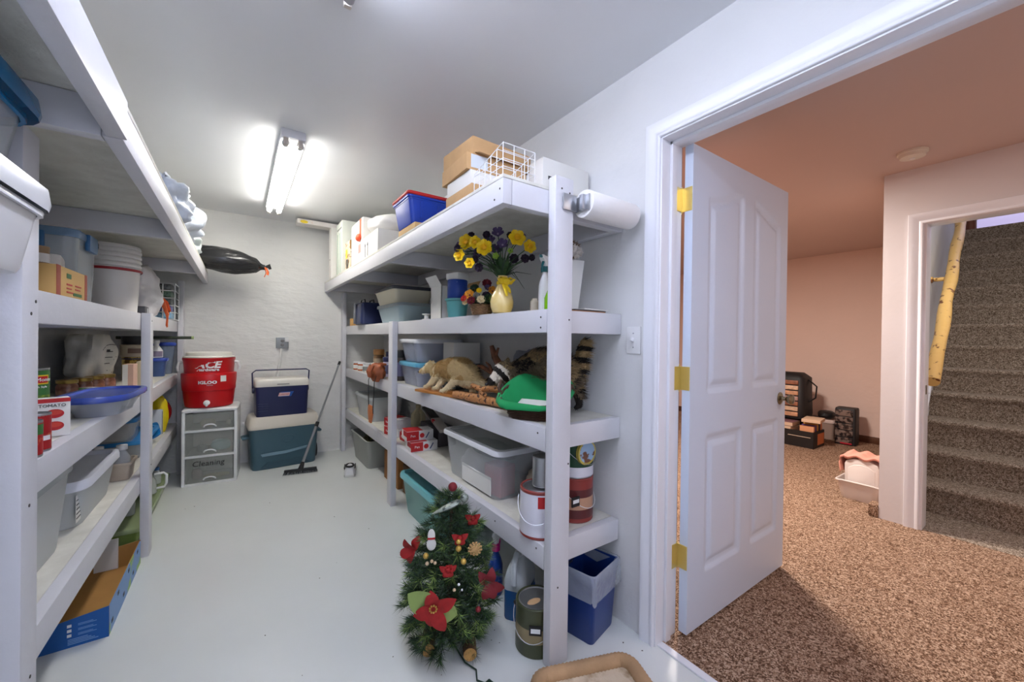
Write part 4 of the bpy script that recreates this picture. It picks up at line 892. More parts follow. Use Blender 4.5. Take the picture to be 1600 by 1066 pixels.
# ================================================================ right shelving: level 4
carton('tiny_carton', 'tiny tan carton at the far end of the eye level shelf', 'box', (1.02, 4.32, Z4+.0005), 0, .12, .10, .075, pm('orange_tan', (214, 164, 100), .7), flaps=False)
t = thing('insulated_bag', 'dark blue insulated lunch bag beside the stacked bins', 'bag', (1.03, 3.88, Z4+.0005), 0)
MB().loft([rr(.10, .12, .03, 0), rr(.11, .13, .03, .01), rr(.105, .13, .03, .19), rr(.09, .12, .03, .205)]).build('bag', pm('navy_nylon', (34, 44, 84), .35, bump=.4, bs=14), t)
MB().box(-.118, -.108, .06, .128, .01, .20).build('side_panel', pm('grey_nylon', (110, 112, 122), .5), t, bevel=.003)
for q in (-.06, .02): MB().tube([(q, -.08, .20), (q, -.06, .235), (q, .06, .235), (q, .08, .20)], .006, 8).build('handle', M_black, t)
t = bin_('storage_tub', 'pale blue translucent tub, lower of the two stacked bins at eye level', 'bin', (1.125, 3.16, Z4+.0005), 0, .30, .58, .135, tr('pale_blue_plastic', (176, 198, 206), .72, .25), tr('grey_blue_lid', (150, 160, 164), .9, .3), lh=.012, taper=.84, r=.04, over=.006)
t = bin_('storage_tub', 'cream bin with charcoal lid stacked on the pale blue tub', 'bin', (1.12, 3.20, Z4+.1505), 0, .33, .52, .115, pm('cream_bin', (214, 206, 182), .45), pm('charcoal_lid', (66, 66, 74), .35), lh=.014, taper=.86, r=.04, over=.008, ribs=1)
t = thing('ribbon_spool', 'small white spool on the shelf in front of the white open carton', 'spool', (1.02, 2.46, Z4+.0005)); MB().lathe([(.03, 0), (.03, .006), (.016, .01), (.016, .032), (.03, .036), (.03, .042)], 20).build('spool', M_paper, t)
t = thing('open_carton', 'white open carton with slanted flap and brown inside at eye level', 'box', (1.12, 2.27, Z4+.0005))
MB().box(-.12, .12, -.08, -.076, 0, .20).box(-.12, .12, .076, .08, 0, .20).box(-.12, -.116, -.08, .08, 0, .20).box(.116, .12, -.08, .08, 0, .20).box(-.12, .12, -.08, .08, 0, .003).build('box', M_paper, t)
MB().box(-.115, .115, -.0755, -.0745, .004, .199).box(-.115, .115, .0745, .0755, .004, .199).build('inside_liner', M_card, t)
MB().T((-.12, 0, .20), ry=-.55).box(-.002, .0, -.08, .08, 0, .07).build('flap', M_paper, t); MB().T((.12, 0, .20), ry=.5).box(0, .002, -.08, .08, 0, .06).build('flap', M_card, t)
t = thing('teal_tub', 'small teal plastic tub under the blue canister', 'tub', (1.01, 2.00, Z4+.0005))
MB().lathe([(.048, 0), (.051, .003), (.062, .092), (.068, .093), (.068, .103), (.058, .105)], 30).build('tub', tr('teal_tub_plastic', (96, 168, 166), .88, .3), t)
t = thing('blue_canister', 'royal blue canister with white scribbled band on the teal tub', 'canister', (1.01, 2.00, Z4+.1065))
MB().lathe([(.054, 0), (.056, .003), (.056, .10), (.054, .103)], 30).build('canister', pm('canister_blue', (20, 62, 150), .35, col2=(120, 150, 210), vs=14, th=(.3, .32)), t)
carton('white_pack', 'small white pack lying on top of the blue canister', 'packet', (1.01, 2.00, Z4+.2105), 20, .09, .09, .035, M_paper, flaps=False)

# ---- flowers
G1 = pm('leaf_green', (52, 84, 44), .5, var=.3, vs=30); G2 = pm('deep_leaf_green', (30, 52, 34), .5); YP = pm('daffodil_yellow', (242, 206, 20), .5); YC = pm('daffodil_cup', (238, 184, 16), .5)
PU = pm('purple_petal', (84, 66, 104), .6); DK = pm('dark_purple_petal', (48, 34, 52), .6); CR = pm('dark_red_petal', (110, 22, 36), .6); OR_ = pm('orange_petal', (232, 158, 40), .6); LG = pm('lime_petal', (150, 180, 70), .6); WH = pm('cream_petal', (226, 210, 170), .6)
def petal(m, c, d, up, L, W, cup=.25):
    d = d.normalized(); s_ = d.cross(up).normalized(); n = s_.cross(d).normalized()
    pts = [c, c+d*L*.35+s_*W*.8+n*L*cup*.3, c+d*L*.8+s_*W*.7+n*L*cup, c+d*L+n*L*cup*.8, c+d*L*.8-s_*W*.7+n*L*cup, c+d*L*.35-s_*W*.8+n*L*cup*.3, c+d*L*.5-n*L*.03]
    m.add([tuple(p) for p in pts], [(0, 1, 6), (1, 2, 6), (2, 3, 6), (3, 4, 6), (4, 5, 6), (5, 0, 6)])
def bloom(t, c, face, R_, mp, mc, n=6, name='flower', label=None, cup=.25, trumpet=True):
    face = face.normalized(); a = face.orthogonal().normalized(); b = face.cross(a); m = MB()
    for k in range(n):
        an = 2*PI*k/n+c.x*50; d = a*math.cos(an)+b*math.sin(an); petal(m, c, d+face*.1, face, R_, R_*.5, cup)
        if n > 7: petal(m, c+face*.006, (a*math.cos(an+.3)+b*math.sin(an+.3))+face*.7, face, R_*.7, R_*.4, cup)
    o = m.build(name, mp, t, smooth=0, label=label)
    m = MB()
    if trumpet:
        rings = []
        for r_, h_ in ((.18, 0), (.24, .25), (.34, .45), (.38, .5), (.2, .2)):
            rings.append([tuple(c+face*R_*h_+(a*math.cos(2*PI*i/14)+b*math.sin(2*PI*i/14))*R_*r_*(1+.08*math.sin(i*2.2))) for i in range(14)])
        m.loft(rings)
    else: m.ball(tuple(c+face*R_*.1), R_*.16, None, None, 10, 6)
    m.build('flower_centre', mc, o, smooth=50)
CD = V(-.55, -.80, -.1)
t = thing('vase', 'round bellied yellow glass vase with yellow bow holding the daffodils', 'vase', (.995, 1.52, Z4+.0005))
M_vg = pm('yellow_vase_glass', (226, 188, 92), .25, col2=(238, 214, 150), vs=12, coat=.4)
MB().lathe([(.034, 0), (.042, .004), (.052, .03), (.054, .055), (.047, .085), (.030, .115), (.021, .135), (.020, .150), (.026, .172), (.024, .172), (.017, .15), (.016, .14)], 32).build('body', M_vg, t)
m = MB()
M_bw = pm('yellow_bow_ribbon', (240, 204, 36), .5)
m.lathe([(.024, .132), (.026, .138), (.026, .146), (.023, .15)], 20)
for an, L_ in ((-150, .05), (-60, .052), (-120, .04), (-95, .035)):
    d = V(math.cos(math.radians(an)), math.sin(math.radians(an)), .25).normalized()
    m.tube([V(0, -.02, .14)*1, V(0, -.02, .14)+d*L_*.6+V(0, 0, .012), V(0, -.02, .14)+d*L_, V(0, -.02, .14)+d*L_*.6-V(0, 0, .012), V(-.005, -.022, .14)], [.006, .014, .012, .012, .005], 8, flat=.35)
m.tube([V(-.012, -.022, .14), V(-.018, -.05, .115), V(-.014, -.062, .075)], [.006, .01, .006], 6, flat=.3); m.tube([V(0, -.022, .14), V(.004, -.05, .11), V(.0, -.066, .09)], [.006, .01, .006], 6, flat=.3)
m.build('bow', M_bw, t, smooth=60, kind='stuff')
t = thing('daffodil_bouquet', 'bouquet of artificial daffodils and purple flowers standing in the yellow vase', 'flowers', (.995, 1.52, Z4+.168))
rnd = random.Random(11); rv = V(.82, -.57, 0); cv = V(-.55, -.83, 0)
heads = [(-.115, .125, .02, 'Y', .035), (-.055, .095, .075, 'Y', .036), (.055, .135, .05, 'Y', .038), (.105, .11, .03, 'Y', .030), (-.135, .075, .03, 'Y', .028), (-.10, .04, .07, 'Y', .024), (-.085, .12, .05, 'Y', .028), (-.015, .155, .03, 'P', .028), (-.125, .115, 0, 'P', .03), (-.04, .13, .01, 'P', .026), (.0, .115, .03, 'P', .026), (.085, .06, .06, 'D', .02), (-.07, .025, .07, 'D', .02), (-.05, .15, .03, 'D', .018), (.03, .155, .0, 'D', .018), (-.085, .06, .03, 'D', .018), (.03, .09, .03, 'L', .014)]
heads += [(-.10, .15, .0, 'D', .02), (-.02, .10, -.02, 'P', .03), (.07, .15, -.02, 'P', .026), (-.075, .085, 0, 'P', .026), (.115, .075, .0, 'D', .016), (-.14, .10, .03, 'D', .018), (.045, .07, .0, 'D', .022), (-.02, .07, .05, 'L', .016)]
for u, z, w_, k, R_ in heads:
    u *= 1.42 if u < 0 else 1.15; R_ *= 1.12; z *= 1.22
    c = rv*u+cv*w_+V(0, 0, z)
    MB().tube([V(0, 0, -.02), rv*u*.35+cv*w_*.4+V(0, 0, z*.55), c], .0022, 5).build('stem', G1, t, smooth=60)
    f = cv+rv*(u*2.5)+V(0, 0, .15*rnd.uniform(-1, 1.5))
    if k == 'Y': bloom(t, c, f, R_, YP, YC, 6, 'daffodil')
    elif k == 'P': bloom(t, c, f+V(0, 0, .4), R_, PU, pm('mauve_petal', (158, 140, 160), .6), 5, 'purple_flower', cup=.6, trumpet=False)
    elif k == 'D': bloom(t, c, f, R_, DK, DK, 8, 'dark_flower', cup=.5, trumpet=False)
    else: bloom(t, c, f, R_, LG, LG, 5, 'bud', cup=.9, trumpet=False)
for k in range(110):   # long strap leaves
    an = rnd.uniform(0, 2*PI); sp = rnd.uniform(.3, 1.1); L_ = rnd.uniform(.09, .15)
    d = V(math.cos(an)*sp, math.sin(an)*sp*.7, 1).normalized(); m = MB(); s_ = d.cross(V(0, 0, 1)).normalized()*.008
    p0 = V(0, 0, -.015); p1 = p0+d*L_*.55; p2 = p0+d*L_+V(0, 0, -.02*sp)
    m.add([tuple(q) for q in (p0-s_*.5, p0+s_*.5, p1+s_, p2, p1-s_)], [(0, 1, 2, 4), (4, 2, 3)]); m.build('leaf', G1 if k % 3 else G2, t, smooth=0)
for dx_, dz_ in ((.10, -.06), (.07, -.02), (.13, .005)):
    MB().tube([V(0, 0, 0), rv*dx_*.5+cv*.03+V(0, 0, .02), rv*dx_+cv*.06+V(0, 0, dz_)], [.002, .004, .0015], 6, flat=.4).build('leaf', G2, t)
m = MB(); base = rv*-.12+V(0, 0, .115)
for k in range(7):
    c = base-rv*(.008*k)+V(0, 0, -.001*k); m.ball(tuple(c+V(0, 0, .006)), .006, .003, .004, 8, 4); m.ball(tuple(c+V(0, 0, -.006)), .006, .003, .004, 8, 4)
m.tube([V(-.02, 0, .06), base-rv*.05], .0015, 5); m.build('eucalyptus_sprig', G2, t, kind='stuff')
# flower basket
t = thing('flower_basket', 'small round wicker basket packed with mixed artificial flowers left of the vase', 'basket', (.985, 1.685, Z4+.0005))
M_wk = pm('brown_wicker', (140, 104, 68), .6, var=.35, vs=50); M_dw = pm('dark_wicker', (84, 58, 42), .6, var=.3, vs=40)
def wicker(t, L, W, H, rows, mat, taper=.8, r=.05, n=None, th=.005):
    body = MB(); body.loft([rr(L/2*taper-.004, W/2*taper-.004, r, .001), rr(L/2-.005, W/2-.005, r, H)], True, False).build('inner_wall', mat, t)
    for k in range(rows):
        f = k/(rows-1); a = L/2*(taper+(1-taper)*f); b = W/2*(taper+(1-taper)*f)
        ring = rr(a, b, min(r, a*.98, b*.98), .005+(H-.008)*f, 8); nn = len(ring)
        pts = []
        for i, (x, y, z) in enumerate(ring):
            q = .0028*(1 if (i+k) % 2 else -1); l_ = math.hypot(x, y) or 1; pts.append((x+x/l_*q, y+y/l_*q, z))
        MB().tube(pts, th, 5, cyc=True).build('woven_strand', mat, t, smooth=60)
wicker(t, .11, .11, .05, 7, M_wk, .78, .055, th=.0042)
fl = [(-.05, .08, .02, OR_, .022), (.045, .10, .02, OR_, .02), (.0, .055, .055, WH, .018), (-.04, .05, .05, CR, .018), (.05, .055, .05, LG, .02), (-.06, .075, .0, CR, .02), (.02, .135, .0, CR, .02), (-.01, .10, .03, YP, .012), (.065, .08, .0, DK, .018), (-.07, .06, .05, pm('red_petal', (190, 50, 44), .5), .014), (.02, .075, .04, DK, .018), (-.03, .11, 0, G2, .02), (-.065, .045, .04, WH, .014), (.025, .115, .02, PU, .014), (.03, .06, .05, G1, .02)]
for u, z, w_, mt, R_ in fl:
    u *= 1.15; R_ *= 1.3; c = rv*u+cv*w_+V(0, 0, z*1.05+.01); bloom(t, c, cv+rv*u*6+V(0, 0, .4), R_, mt, YC if mt is not OR_ else CR, 6 if mt is OR_ else 9, 'flower', cup=.4, trumpet=False)
for k in range(40):
    an = rnd.uniform(0, 2*PI); d = V(math.cos(an), math.sin(an), rnd.uniform(.2, 1.6)).normalized(); p = V(0, 0, .04)+d*.02; L_ = rnd.uniform(.04, .075); s_ = d.orthogonal().normalized()*.011
    MB().add([tuple(q) for q in (p, p+d*L_*.5+s_, p+d*L_, p+d*L_*.5-s_)], [(0, 1, 2, 3)]).build('leaf', G2 if k % 2 else G1, t, smooth=0)
t = thing('ribbed_jar', 'small ribbed cream jar on the eye level shelf right of the vase', 'jar', (1.06, 1.36, Z4+.0005))
MB().lathe([(.018+.0012*(k % 2), .004*k) for k in range(13)]+[(.012, .055), (.012, .062)], 20).build('jar', pm('ribbed_cream', (196, 186, 166), .5), t)
def spray(lb, loc, rz, body, neck, trig, s_=1.0, name='spray_bottle', r=.034):
    t = thing(name, lb, 'bottle', loc, rz)
    MB().lathe([(r*.92, 0), (r, .006), (r, .11), (r*.72, .135), (r*.42, .155), (r*.40, .17)], 24, sx=1, sy=.72).build('bottle', body, t)
    MB().lathe([(r*.5, .165), (r*.5, .185), (r*.38, .19)], 18).build('collar', trig, t)
    MB().loft([rr(.012, .010, .004, .188, cx=0), rr(.014, .011, .004, .205, cx=-.004), rr(.030, .011, .004, .218, cx=-.010), rr(.030, .009, .004, .232, cx=-.012)]).build('nozzle_head', neck, t)
    MB().tube([(-.018, 0, .208), (-.030, 0, .19), (-.027, 0, .168)], [.006, .005, .004], 8).build('trigger', trig, t)
    MB().tube([(-.038, 0, .225), (-.050, 0, .225)], .006, 10).build('nozzle', trig, t); return t
spray('white spray bottle with dark teal trigger beside the near post', (1.055, 1.285, Z4+.0005), 30, M_white, M_white, pm('dark_teal', (10, 92, 96), .35))
t = thing('green_bottle', 'translucent lime green bottle half hidden by the near post', 'bottle', (1.03, 1.215, Z4+.0005)); MB().lathe([(.024, 0), (.026, .004), (.026, .05), (.012, .085), (.011, .125), (.013, .13)], 22).build('bottle', tr('lime_glass', (130, 200, 20), .85, .1), t)
t = thing('display_board', 'white folded display board leaning to the wall right of the near post', 'board', (1.20, 1.30, Z4+.0005), -8)
MB().T((0, 0, 0), rx=-.03).loft([[(-.09, 0, 0), (.055, 0, 0), (.095, 0, .245), (-.06, 0, .245)], [(-.09, .03, 0), (.055, .03, 0), (.095, .03, .245), (-.06, .03, .245)]]).build('board', M_paper, t, bevel=.003)
t = thing('plush_head', 'brown and white fluffy ornament above the white display board', 'ornament', (1.215, 1.315, Z4+.252))
ob = MB().ball((0, 0, .035), .055, .045, .035, 16, 10).ball((.02, -.03, .02), .02, .02, .014, 10, 6).build('body', pm('ornament_white', (214, 206, 198), .8), t)
fz = fuzz(samples(ob), lambda p, r: 0 if noise.noise(p*22) > .0 else 1, None, 1500, .014, .0016, 2); fz.build('fur', [pm('fur_brown', (128, 100, 78), .9), pm('fur_white', (222, 214, 206), .9)], t, smooth=0, kind='stuff')
for k, (x, y, w_, c, lb) in enumerate([(1.2, 1.23, .20, (160, 110, 70), 'brown magazine at the bottom of the pile by the wall'), (1.215, 1.235, .19, (60, 60, 66), 'dark magazine in the middle of the pile by the wall'), (1.24, 1.23, .16, (226, 224, 220), 'white booklet on top of the magazine pile')]):
    t = thing('magazine', lb, 'magazine', (x, y, Z4+.0005+.005*k), 3*k, 'magazines on the shelf end'); MB().box(-w_/2, w_/2, -.06, .06, 0, .0045).build('magazine', pm('magazine_%d' % k, c, .5), t)
# paper towel
t = thing('paper_towel_roll', 'white paper towel roll in a metal holder beside the top shelf', 'paper towel', (1.075, 1.083, 1.752))
MB().T(ry=PI/2).lathe([(.020, 0), (.051, 0), (.053, .004), (.053, .268), (.051, .272), (.020, .272), (.020, 0)], 40, False, False).build('roll', pm('towel_paper', (236, 234, 232), .9, bump=.15, bs=50), t, smooth=50)
MB().box(-.024, -.006, -.02, .0, -.028, .028).build('bracket_arm', M_steel, t, bevel=.002)
MB().box(-.008, -.004, -.036, .036, -.028, .028).build('bracket_plate', M_steel, t, bevel=.001, label='shiny metal bracket')
MB().T((-.003, 0, 0), ry=PI/2).lathe([(.018, 0), (.018, .012)], 20).build('core_plug', M_steel, t)
MB().box(-.085, -.02, .018, .024, -.03, .03).build('mounting_plate', M_steel, t, bevel=.001)

# ================================================================ right shelving: level 3
def jar(lb, x, y, z, r, H, body, lidm, lab=None, cat='jar', name='jar', grp=None, lr=1.0):
    t = thing(name, lb, cat, (x, y, z), 0, grp)
    MB().lathe([(r*.9, 0), (r, .004), (r, H*.68), (r*.8, H*.78)], 22).build('body', body, t)
    MB().lathe([(r*lr*.95, H*.76), (r*lr, H*.78), (r*lr, H*.97), (r*lr*.9, H)], 22).build('lid', lidm, t)
    if lab: band(t, r+.0006, H*.15, H*.6, lab, a0=150, a1=330)
    return t
amb = tr('amber_pill', (206, 96, 30), .88, .15); lav = pm('violet_label', (92, 70, 140), .5); brn = pm('brown_jar', (130, 96, 64), .4, var=.2, vs=20); tanl = pm('tan_lid', (196, 140, 84), .5); nvl = pm('navy_lid', (44, 48, 92), .4)
for args in [('tall brown jar with tan lid at the back of the bottle group', 1.14, 3.94, Z3+.0005, .052, .22, brn, tanl, pm('tan_label', (170, 150, 126), .6)),
             ('shorter brown jar right of the tall brown jar', 1.18, 3.74, Z3+.0005, .045, .20, brn, pm('cream_lid', (206, 186, 150), .5), None),
             ('navy lidded supplement bottle at the back of the bottle group', 1.14, 3.56, Z3+.0005, .048, .21, pm('pale_lilac', (196, 192, 214), .4), nvl, lav),
             ('squat navy lidded bottle in front of the tall navy lidded one', 1.07, 3.42, Z3+.0005, .045, .17, pm('pale_lilac', (0, 0, 0)), nvl, pm('grey_blue_label', (96, 96, 130), .5)),
             ('orange pill bottle with white cap nearest the far post', 1.02, 4.30, Z3+.0005, .036, .085, amb, M_white, M_paper),
             ('second orange pill bottle with white cap', 1.03, 4.16, Z3+.0005, .036, .085, amb, M_white, M_paper),
             ('white bottle with white cap right of the orange pill bottles', 1.03, 3.95, Z3+.0005, .040, .09, M_white, M_white, pm('grey_print', (0, 0, 0))),
             ('purple bottle with white cap behind the violet box', 1.05, 3.76, Z3+.0005, .036, .10, pm('purple_plastic', (84, 50, 90), .4), M_white, None)]:
    jar(*args, grp=None)
t = carton('vitamin_box', 'small violet and white box in front of the purple bottle', 'box', (.995, 3.56, Z3+.0005), 0, .05, .11, .075, pm('lilac_box', (198, 190, 222), .5), flaps=False)
label_box(t, lav, '-x', -.055, .055, .055, .0755, -.0252); label_box(t, lav, '-x', -.055, -.01, .01, .04, -.0252)
jar('black bottle between the middle post and the stacked clear bins', 1.06, 3.06, Z3+.0005, .045, .24, pm('brown_black', (58, 50, 48), .4), M_black, pm('grey_blue_label', (0, 0, 0)))
t = thing('leather_pouch', 'orange brown leather pouch slumped over the shelf edge', 'pouch', (.975, 3.30, Z3+.0005), 0)
M_lt = pm('tan_leather', (166, 88, 50), .5, var=.25, vs=14, bump=.4, bs=20)
m = bag_mesh(.055, .085, .075, 31, .2, 36, 22, fold=9); m.v = [(a-.03, b, c_+.05) if a < .0 else (a-.03, b, max(.001, c_+.05)) for a, b, c_ in m.v]; m.build('pouch', M_lt, t, smooth=70)
m = MB()
for k in range(4): m.tube([(-.075, -.05+.035*k, .11), (-.098, -.045+.03*k, .06), (-.09, -.04+.028*k, .01)], [.006, .012, .006], 8)
m.build('fold', M_lt, t, kind='stuff')
MB().box(-.03, .03, -.05, .05, .105, .125).build('clasp_flap', M_lt, t, bevel=.008)
t = thing('belt_strap', 'black strap with orange leather end hanging in a loop from the leather pouch', 'strap', (.90, 3.34, Z3))
for sy, y0 in ((1, .06), (-1, -.11)):
    pts = [V(.02, y0, .05), V(-.0, y0, -.02), V(-.002, y0-.01*sy, -.14), V(-.002, y0-.02*sy-.0, -.22), V(0, y0-.03*sy, -.28)]
    MB().tube(pts, [.004, .009, .012, .013, .012], 8, flat=.25).build('strap', M_black, t)
MB().loft([[(-.006, y0, z), (.0, y0, z), (.0, y1, z), (-.006, y1, z)] for z, y0, y1 in ((-.36, -.06, .035), (-.37, -.05, .03), (-.27, -.055, .035), (-.20, -.02, .045))][:0] or [[(-.007, -.04, -.365), (.004, -.04, -.365), (.004, .02, -.365), (-.007, .02, -.365)], [(-.007, -.085, -.28), (.004, -.085, -.28), (.004, .055, -.28), (-.007, .055, -.28)], [(-.004, -.075, -.22), (.002, -.075, -.22), (.002, .055, -.22), (-.004, .055, -.22)]]).build('leather_end', pm('orange_leather', (196, 110, 56), .5), t, bevel=.003)
t = bin_('clear_box', 'clear box with light blue lid, lower of the two behind the middle post', 'bin', (1.16, 2.72, Z3+.0005), 0, .34, .36, .15, tr('clear_lilac', (196, 202, 220), .4, .15), pm('sky_blue_lid', (98, 176, 208), .35), lh=.016, taper=.86, r=.035, over=.008)
t2 = bin_('clear_box', 'clear box with white lid stacked on the light blue lidded one', 'bin', (1.16, 2.72, Z3+.1685), 0, .34, .34, .145, tr('clear_lilac', (0, 0, 0), .4), M_lidw, lh=.016, taper=.86, r=.035, over=.012)
for k, (x, c, lb) in enumerate([(.06, (120, 66, 50), 'brown candle jar in the upper clear box'), (.12, (90, 40, 40), 'dark red candle jar in the upper clear box')]):
    pass
for k, (x, c, w_, lb) in enumerate([(1.075, (196, 178, 70), .02, 'yellow booklet edge in the upper clear box'), (1.13, (112, 70, 60), .075, 'brown video case in the upper clear box'), (1.20, (196, 178, 70), .02, 'second yellow booklet further right in the upper clear box'), (1.25, (66, 40, 44), .06, 'dark video case at the right of the upper clear box')]):
    o = thing('box_content', lb, 'case', (x+.02, 2.62, Z3+.174)); MB().box(-w_/2, w_/2, -.02, .06, 0, .115).build('case', pm('case_%d' % k, c, .5, var=.2, vs=14), o, bevel=.002)
for k, (x, c, w_, lb) in enumerate([(1.10, (110, 116, 150), .08, 'blue grey bundle in the lower clear box'), (1.20, (150, 96, 104), .09, 'rose bundle in the lower clear box')]):
    o = thing('box_content', lb, 'bundle', (x, 2.66, Z3+.006)); m = bag_mesh(w_/2, .06, .055, k+41, .12, 20, 12); m.v = [(a, b, max(0, c_+.05)) for a, b, c_ in m.v]; m.build('bundle', pm('bundle_%d' % k, c, .8), o)
t = carton('speaker_box', 'white topped carton with dark leafy lower half behind the tan animal', 'box', (1.26, 2.42, Z3+.0005), 0, .20, .16, .31, M_paper, flaps=False)
MB().box(-.1012, .1012, -.0812, .0812, .0, .15).build('lower_half', pm('dark_fern_print', (44, 50, 54), .6, col2=(120, 130, 130), vs=40, th=(.36, .4)), t)
label_box(t, pm('grey_blue_stripe', (110, 118, 130), .5), '-y', -.1012, .1012, .15, .168, -.0802)
# mounted animals
M_sk = pm('tan_hide', (186, 160, 112), .9); M_f1 = pm('fur_sand', (206, 182, 134), .95); M_f2 = pm('fur_cream', (224, 206, 166), .95); M_f3 = pm('fur_dark', (74, 58, 40), .95); M_f4 = pm('fur_ochre', (184, 150, 96), .95)
M_pl = pm('varnished_plank', (196, 128, 62), .45, var=.2, vs=7, stretch=(1, .2, 1))
t = thing('wooden_plaque', 'orange varnished wooden plaque under the tan mounted animal', 'plaque', (1.04, 2.17, Z3+.0005), 12)
MB().box(-.07, .10, -.20, .25, 0, .016).build('plank', M_pl, t, bevel=.004)
t = thing('mounted_animal', 'small tan and cream furry mounted animal crouching on the wooden plaque', 'animal', (1.06, 2.16, Z3+.024))
m = MB()
m.tube([(-.03, .20, .10), (-.01, .14, .115), (.02, .06, .125), (.04, -.04, .12), (.05, -.13, .085), (.05, -.19, .06)], [.036, .052, .068, .078, .066, .035], 14)
m.ball((-.045, .225, .125), .040, .042, .036, 14, 10); m.tube([(-.055, .24, .118), (-.085, .262, .10), (-.10, .272, .093)], [.026, .018, .010], 10)
for a_, b_ in (((-.02, .235, .155), .012), ((-.058, .200, .158), .012)): m.ball(a_, b_, .008, .018, 8, 6)
for x0_, y0_, x1_, y1_ in ((-.04, .13, -.085, .17), (.0, .10, -.07, .07), (-.01, -.08, -.075, -.05), (.09, -.1, .06, -.16)): m.tube([(x0_, y0_, .08), ((x0_+x1_)/2, (y0_+y1_)/2, .04), (x1_, y1_, .012), (x1_-.02, y1_+.015, .008)], [.026, .02, .014, .010], 10)
m.tube([(.05, -.17, .07), (.10, -.24, .05), (.15, -.26, .10), (.17, -.22, .15)], [.03, .028, .026, .012], 10)
body = fused('body', m, M_sk, t, .006)
fx_ = lambda p, r: (1 if p.z < .075 or (p.y > .13 and noise.noise(p*14) > -.05) else (2 if p.x > .085 else (3 if noise.noise(p*12+V(9, 0, 0)) > .18 else 0)))
fz = fuzz(samples(body), fx_, None, 14000, .020, .0012, 5, flow=V(.3, -.8, 0), lf=lambda p: .45 if p.y > .19 or p.z < .05 else 1.15)
fz.build('fur', [M_f1, M_f2, M_f3, M_f4], t, smooth=0, kind='stuff'); paint_skin(body, [M_f1, M_f2, M_f3, M_f4], fx_)
for e in ((-.078, .228, .138), (-.050, .258, .138)): MB().ball(e, .005, None, None, 10, 6).build('eye', M_black, t)
MB().ball((-.103, .274, .095), .006, .006, .005, 10, 6).build('nose', M_black, t)
# raccoon
M_r1 = pm('fur_grey_brown', (128, 110, 88), .95); M_r2 = pm('fur_black', (38, 32, 28), .95); M_r3 = pm('fur_white_face', (226, 216, 200), .95); M_r4 = pm('fur_tan_band', (176, 148, 104), .95)
t = thing('mounted_raccoon', 'mounted raccoon with white muzzle and ringed tail raised behind the near post', 'animal', (1.20, 1.46, Z3+.012))
m = MB()
m.tube([(-.075, .17, .16), (-.04, .12, .17), (.0, .05, .20), (.02, -.03, .205), (.04, -.10, .17), (.06, -.15, .12)], [.045, .062, .080, .088, .078, .05], 14)
m.ball((-.095, .20, .165), .056, .054, .050, 14, 10); m.tube([(-.115, .212, .15), (-.145, .228, .118), (-.165, .238, .098)], [.036, .024, .013], 10)
m.ball((-.065, .215, .215), .014, .012, .018, 8, 6); m.ball((-.115, .155, .208), .013, .012, .018, 8, 6)
for x0_, y0_, x1_, y1_ in ((-.04, .14, -.06, .17), (.04, .10, .04, .14), (.0, -.10, -.03, -.06), (.10, -.12, .10, -.14)): m.tube([(x0_, y0_, .14), ((x0_+x1_)/2, (y0_+y1_)/2, .07), (x1_, y1_, .018), (x1_-.02, y1_+.015, .010)], [.032, .022, .015, .011], 10)
tp_ = [(.075, -.15, .15), (.085, -.16, .20), (.09, -.155, .25), (.105, -.155, .29), (.12, -.16, .325)]
m.tube(tp_, [.024, .026, .028, .028, .02], 12)
body = fused('body', m, pm('raccoon_hide', (110, 96, 78), .9), t, .007)
def rc(p, r):
    if p.x > .055 and p.y < -.12 and p.z > .17: return 1 if int((p.z-.17)/.026) % 2 == 0 else 3
    if p.x < -.05 and p.y > .14 and p.z > .075:
        f_ = -(p.x+.095)*.8 + (p.y-.20)*.2 - (p.z-.165)*.8      # distance along the muzzle
        if f_ > .085: return 1
        if f_ > .045: return 2
        if f_ > .018: return 1
        if f_ > -.004: return 2
        return 0 if r.random() < .6 else 3
    if p.z < .05: return 1
    return (1 if noise.noise(V(p.x*30, p.y*9, p.z*30)) > .12 else (3 if noise.noise(V(p.x*26+4, p.y*8, p.z*26)) > .05 else 0)) if r.random() < .75 else 0
fz = fuzz(samples(body), rc, None, 18000, .026, .0013, 9, flow=V(.3, -.9, .1), lf=lambda p: .22 if (p.x < -.05 and p.y > .15) or p.z < .05 else 1.1); fz.build('fur', [M_r1, M_r2, M_r3, M_r4], t, smooth=0, kind='stuff'); paint_skin(body, [M_r1, M_r2, M_r3, M_r4], rc)
for e in ((-.140, .186, .170), (-.118, .245, .170)): MB().ball(e, .007, None, None, 10, 6).build('eye', M_black, t)
MB().ball((-.172, .241, .098), .010, .009, .008, 10, 6).build('nose', M_black, t)
# driftwood and cholla skeletons
M_dr2 = pm('driftwood', (124, 74, 44), .7, var=.5, vs=26, bump=.8, bs=18)
M_ch = pm('cholla_wood', (186, 126, 72), .65, col2=(70, 38, 20), vs=52, th=(.40, .44), bump=.8, bs=60)
t = thing('driftwood_branch', 'dark upright driftwood branch standing between the animal mounts', 'branch', (1.16, 1.76, Z3+.0005))
MB().tube([(.02, -.10, .02), (.03, -.06, .10), (.01, .0, .16), (-.01, .06, .24), (-.02, .08, .30)], [.03, .028, .022, .019, .012], 10).tube([(.01, .0, .14), (-.01, .08, .15), (-.03, .16, .18), (-.035, .20, .185)], [.018, .015, .012, .006], 8).tube([(-.01, .08, .15), (-.02, .10, .19), (-.03, .12, .21)], [.012, .009, .004], 8).tube([(-.01, .06, .23), (.0, .04, .29)], [.012, .006], 8).build('branch', M_dr2, t, smooth=70)
t = thing('cholla_log', 'speckled orange cholla cactus log lying along the shelf front', 'branch', (1.02, 1.80, Z3+.0005))
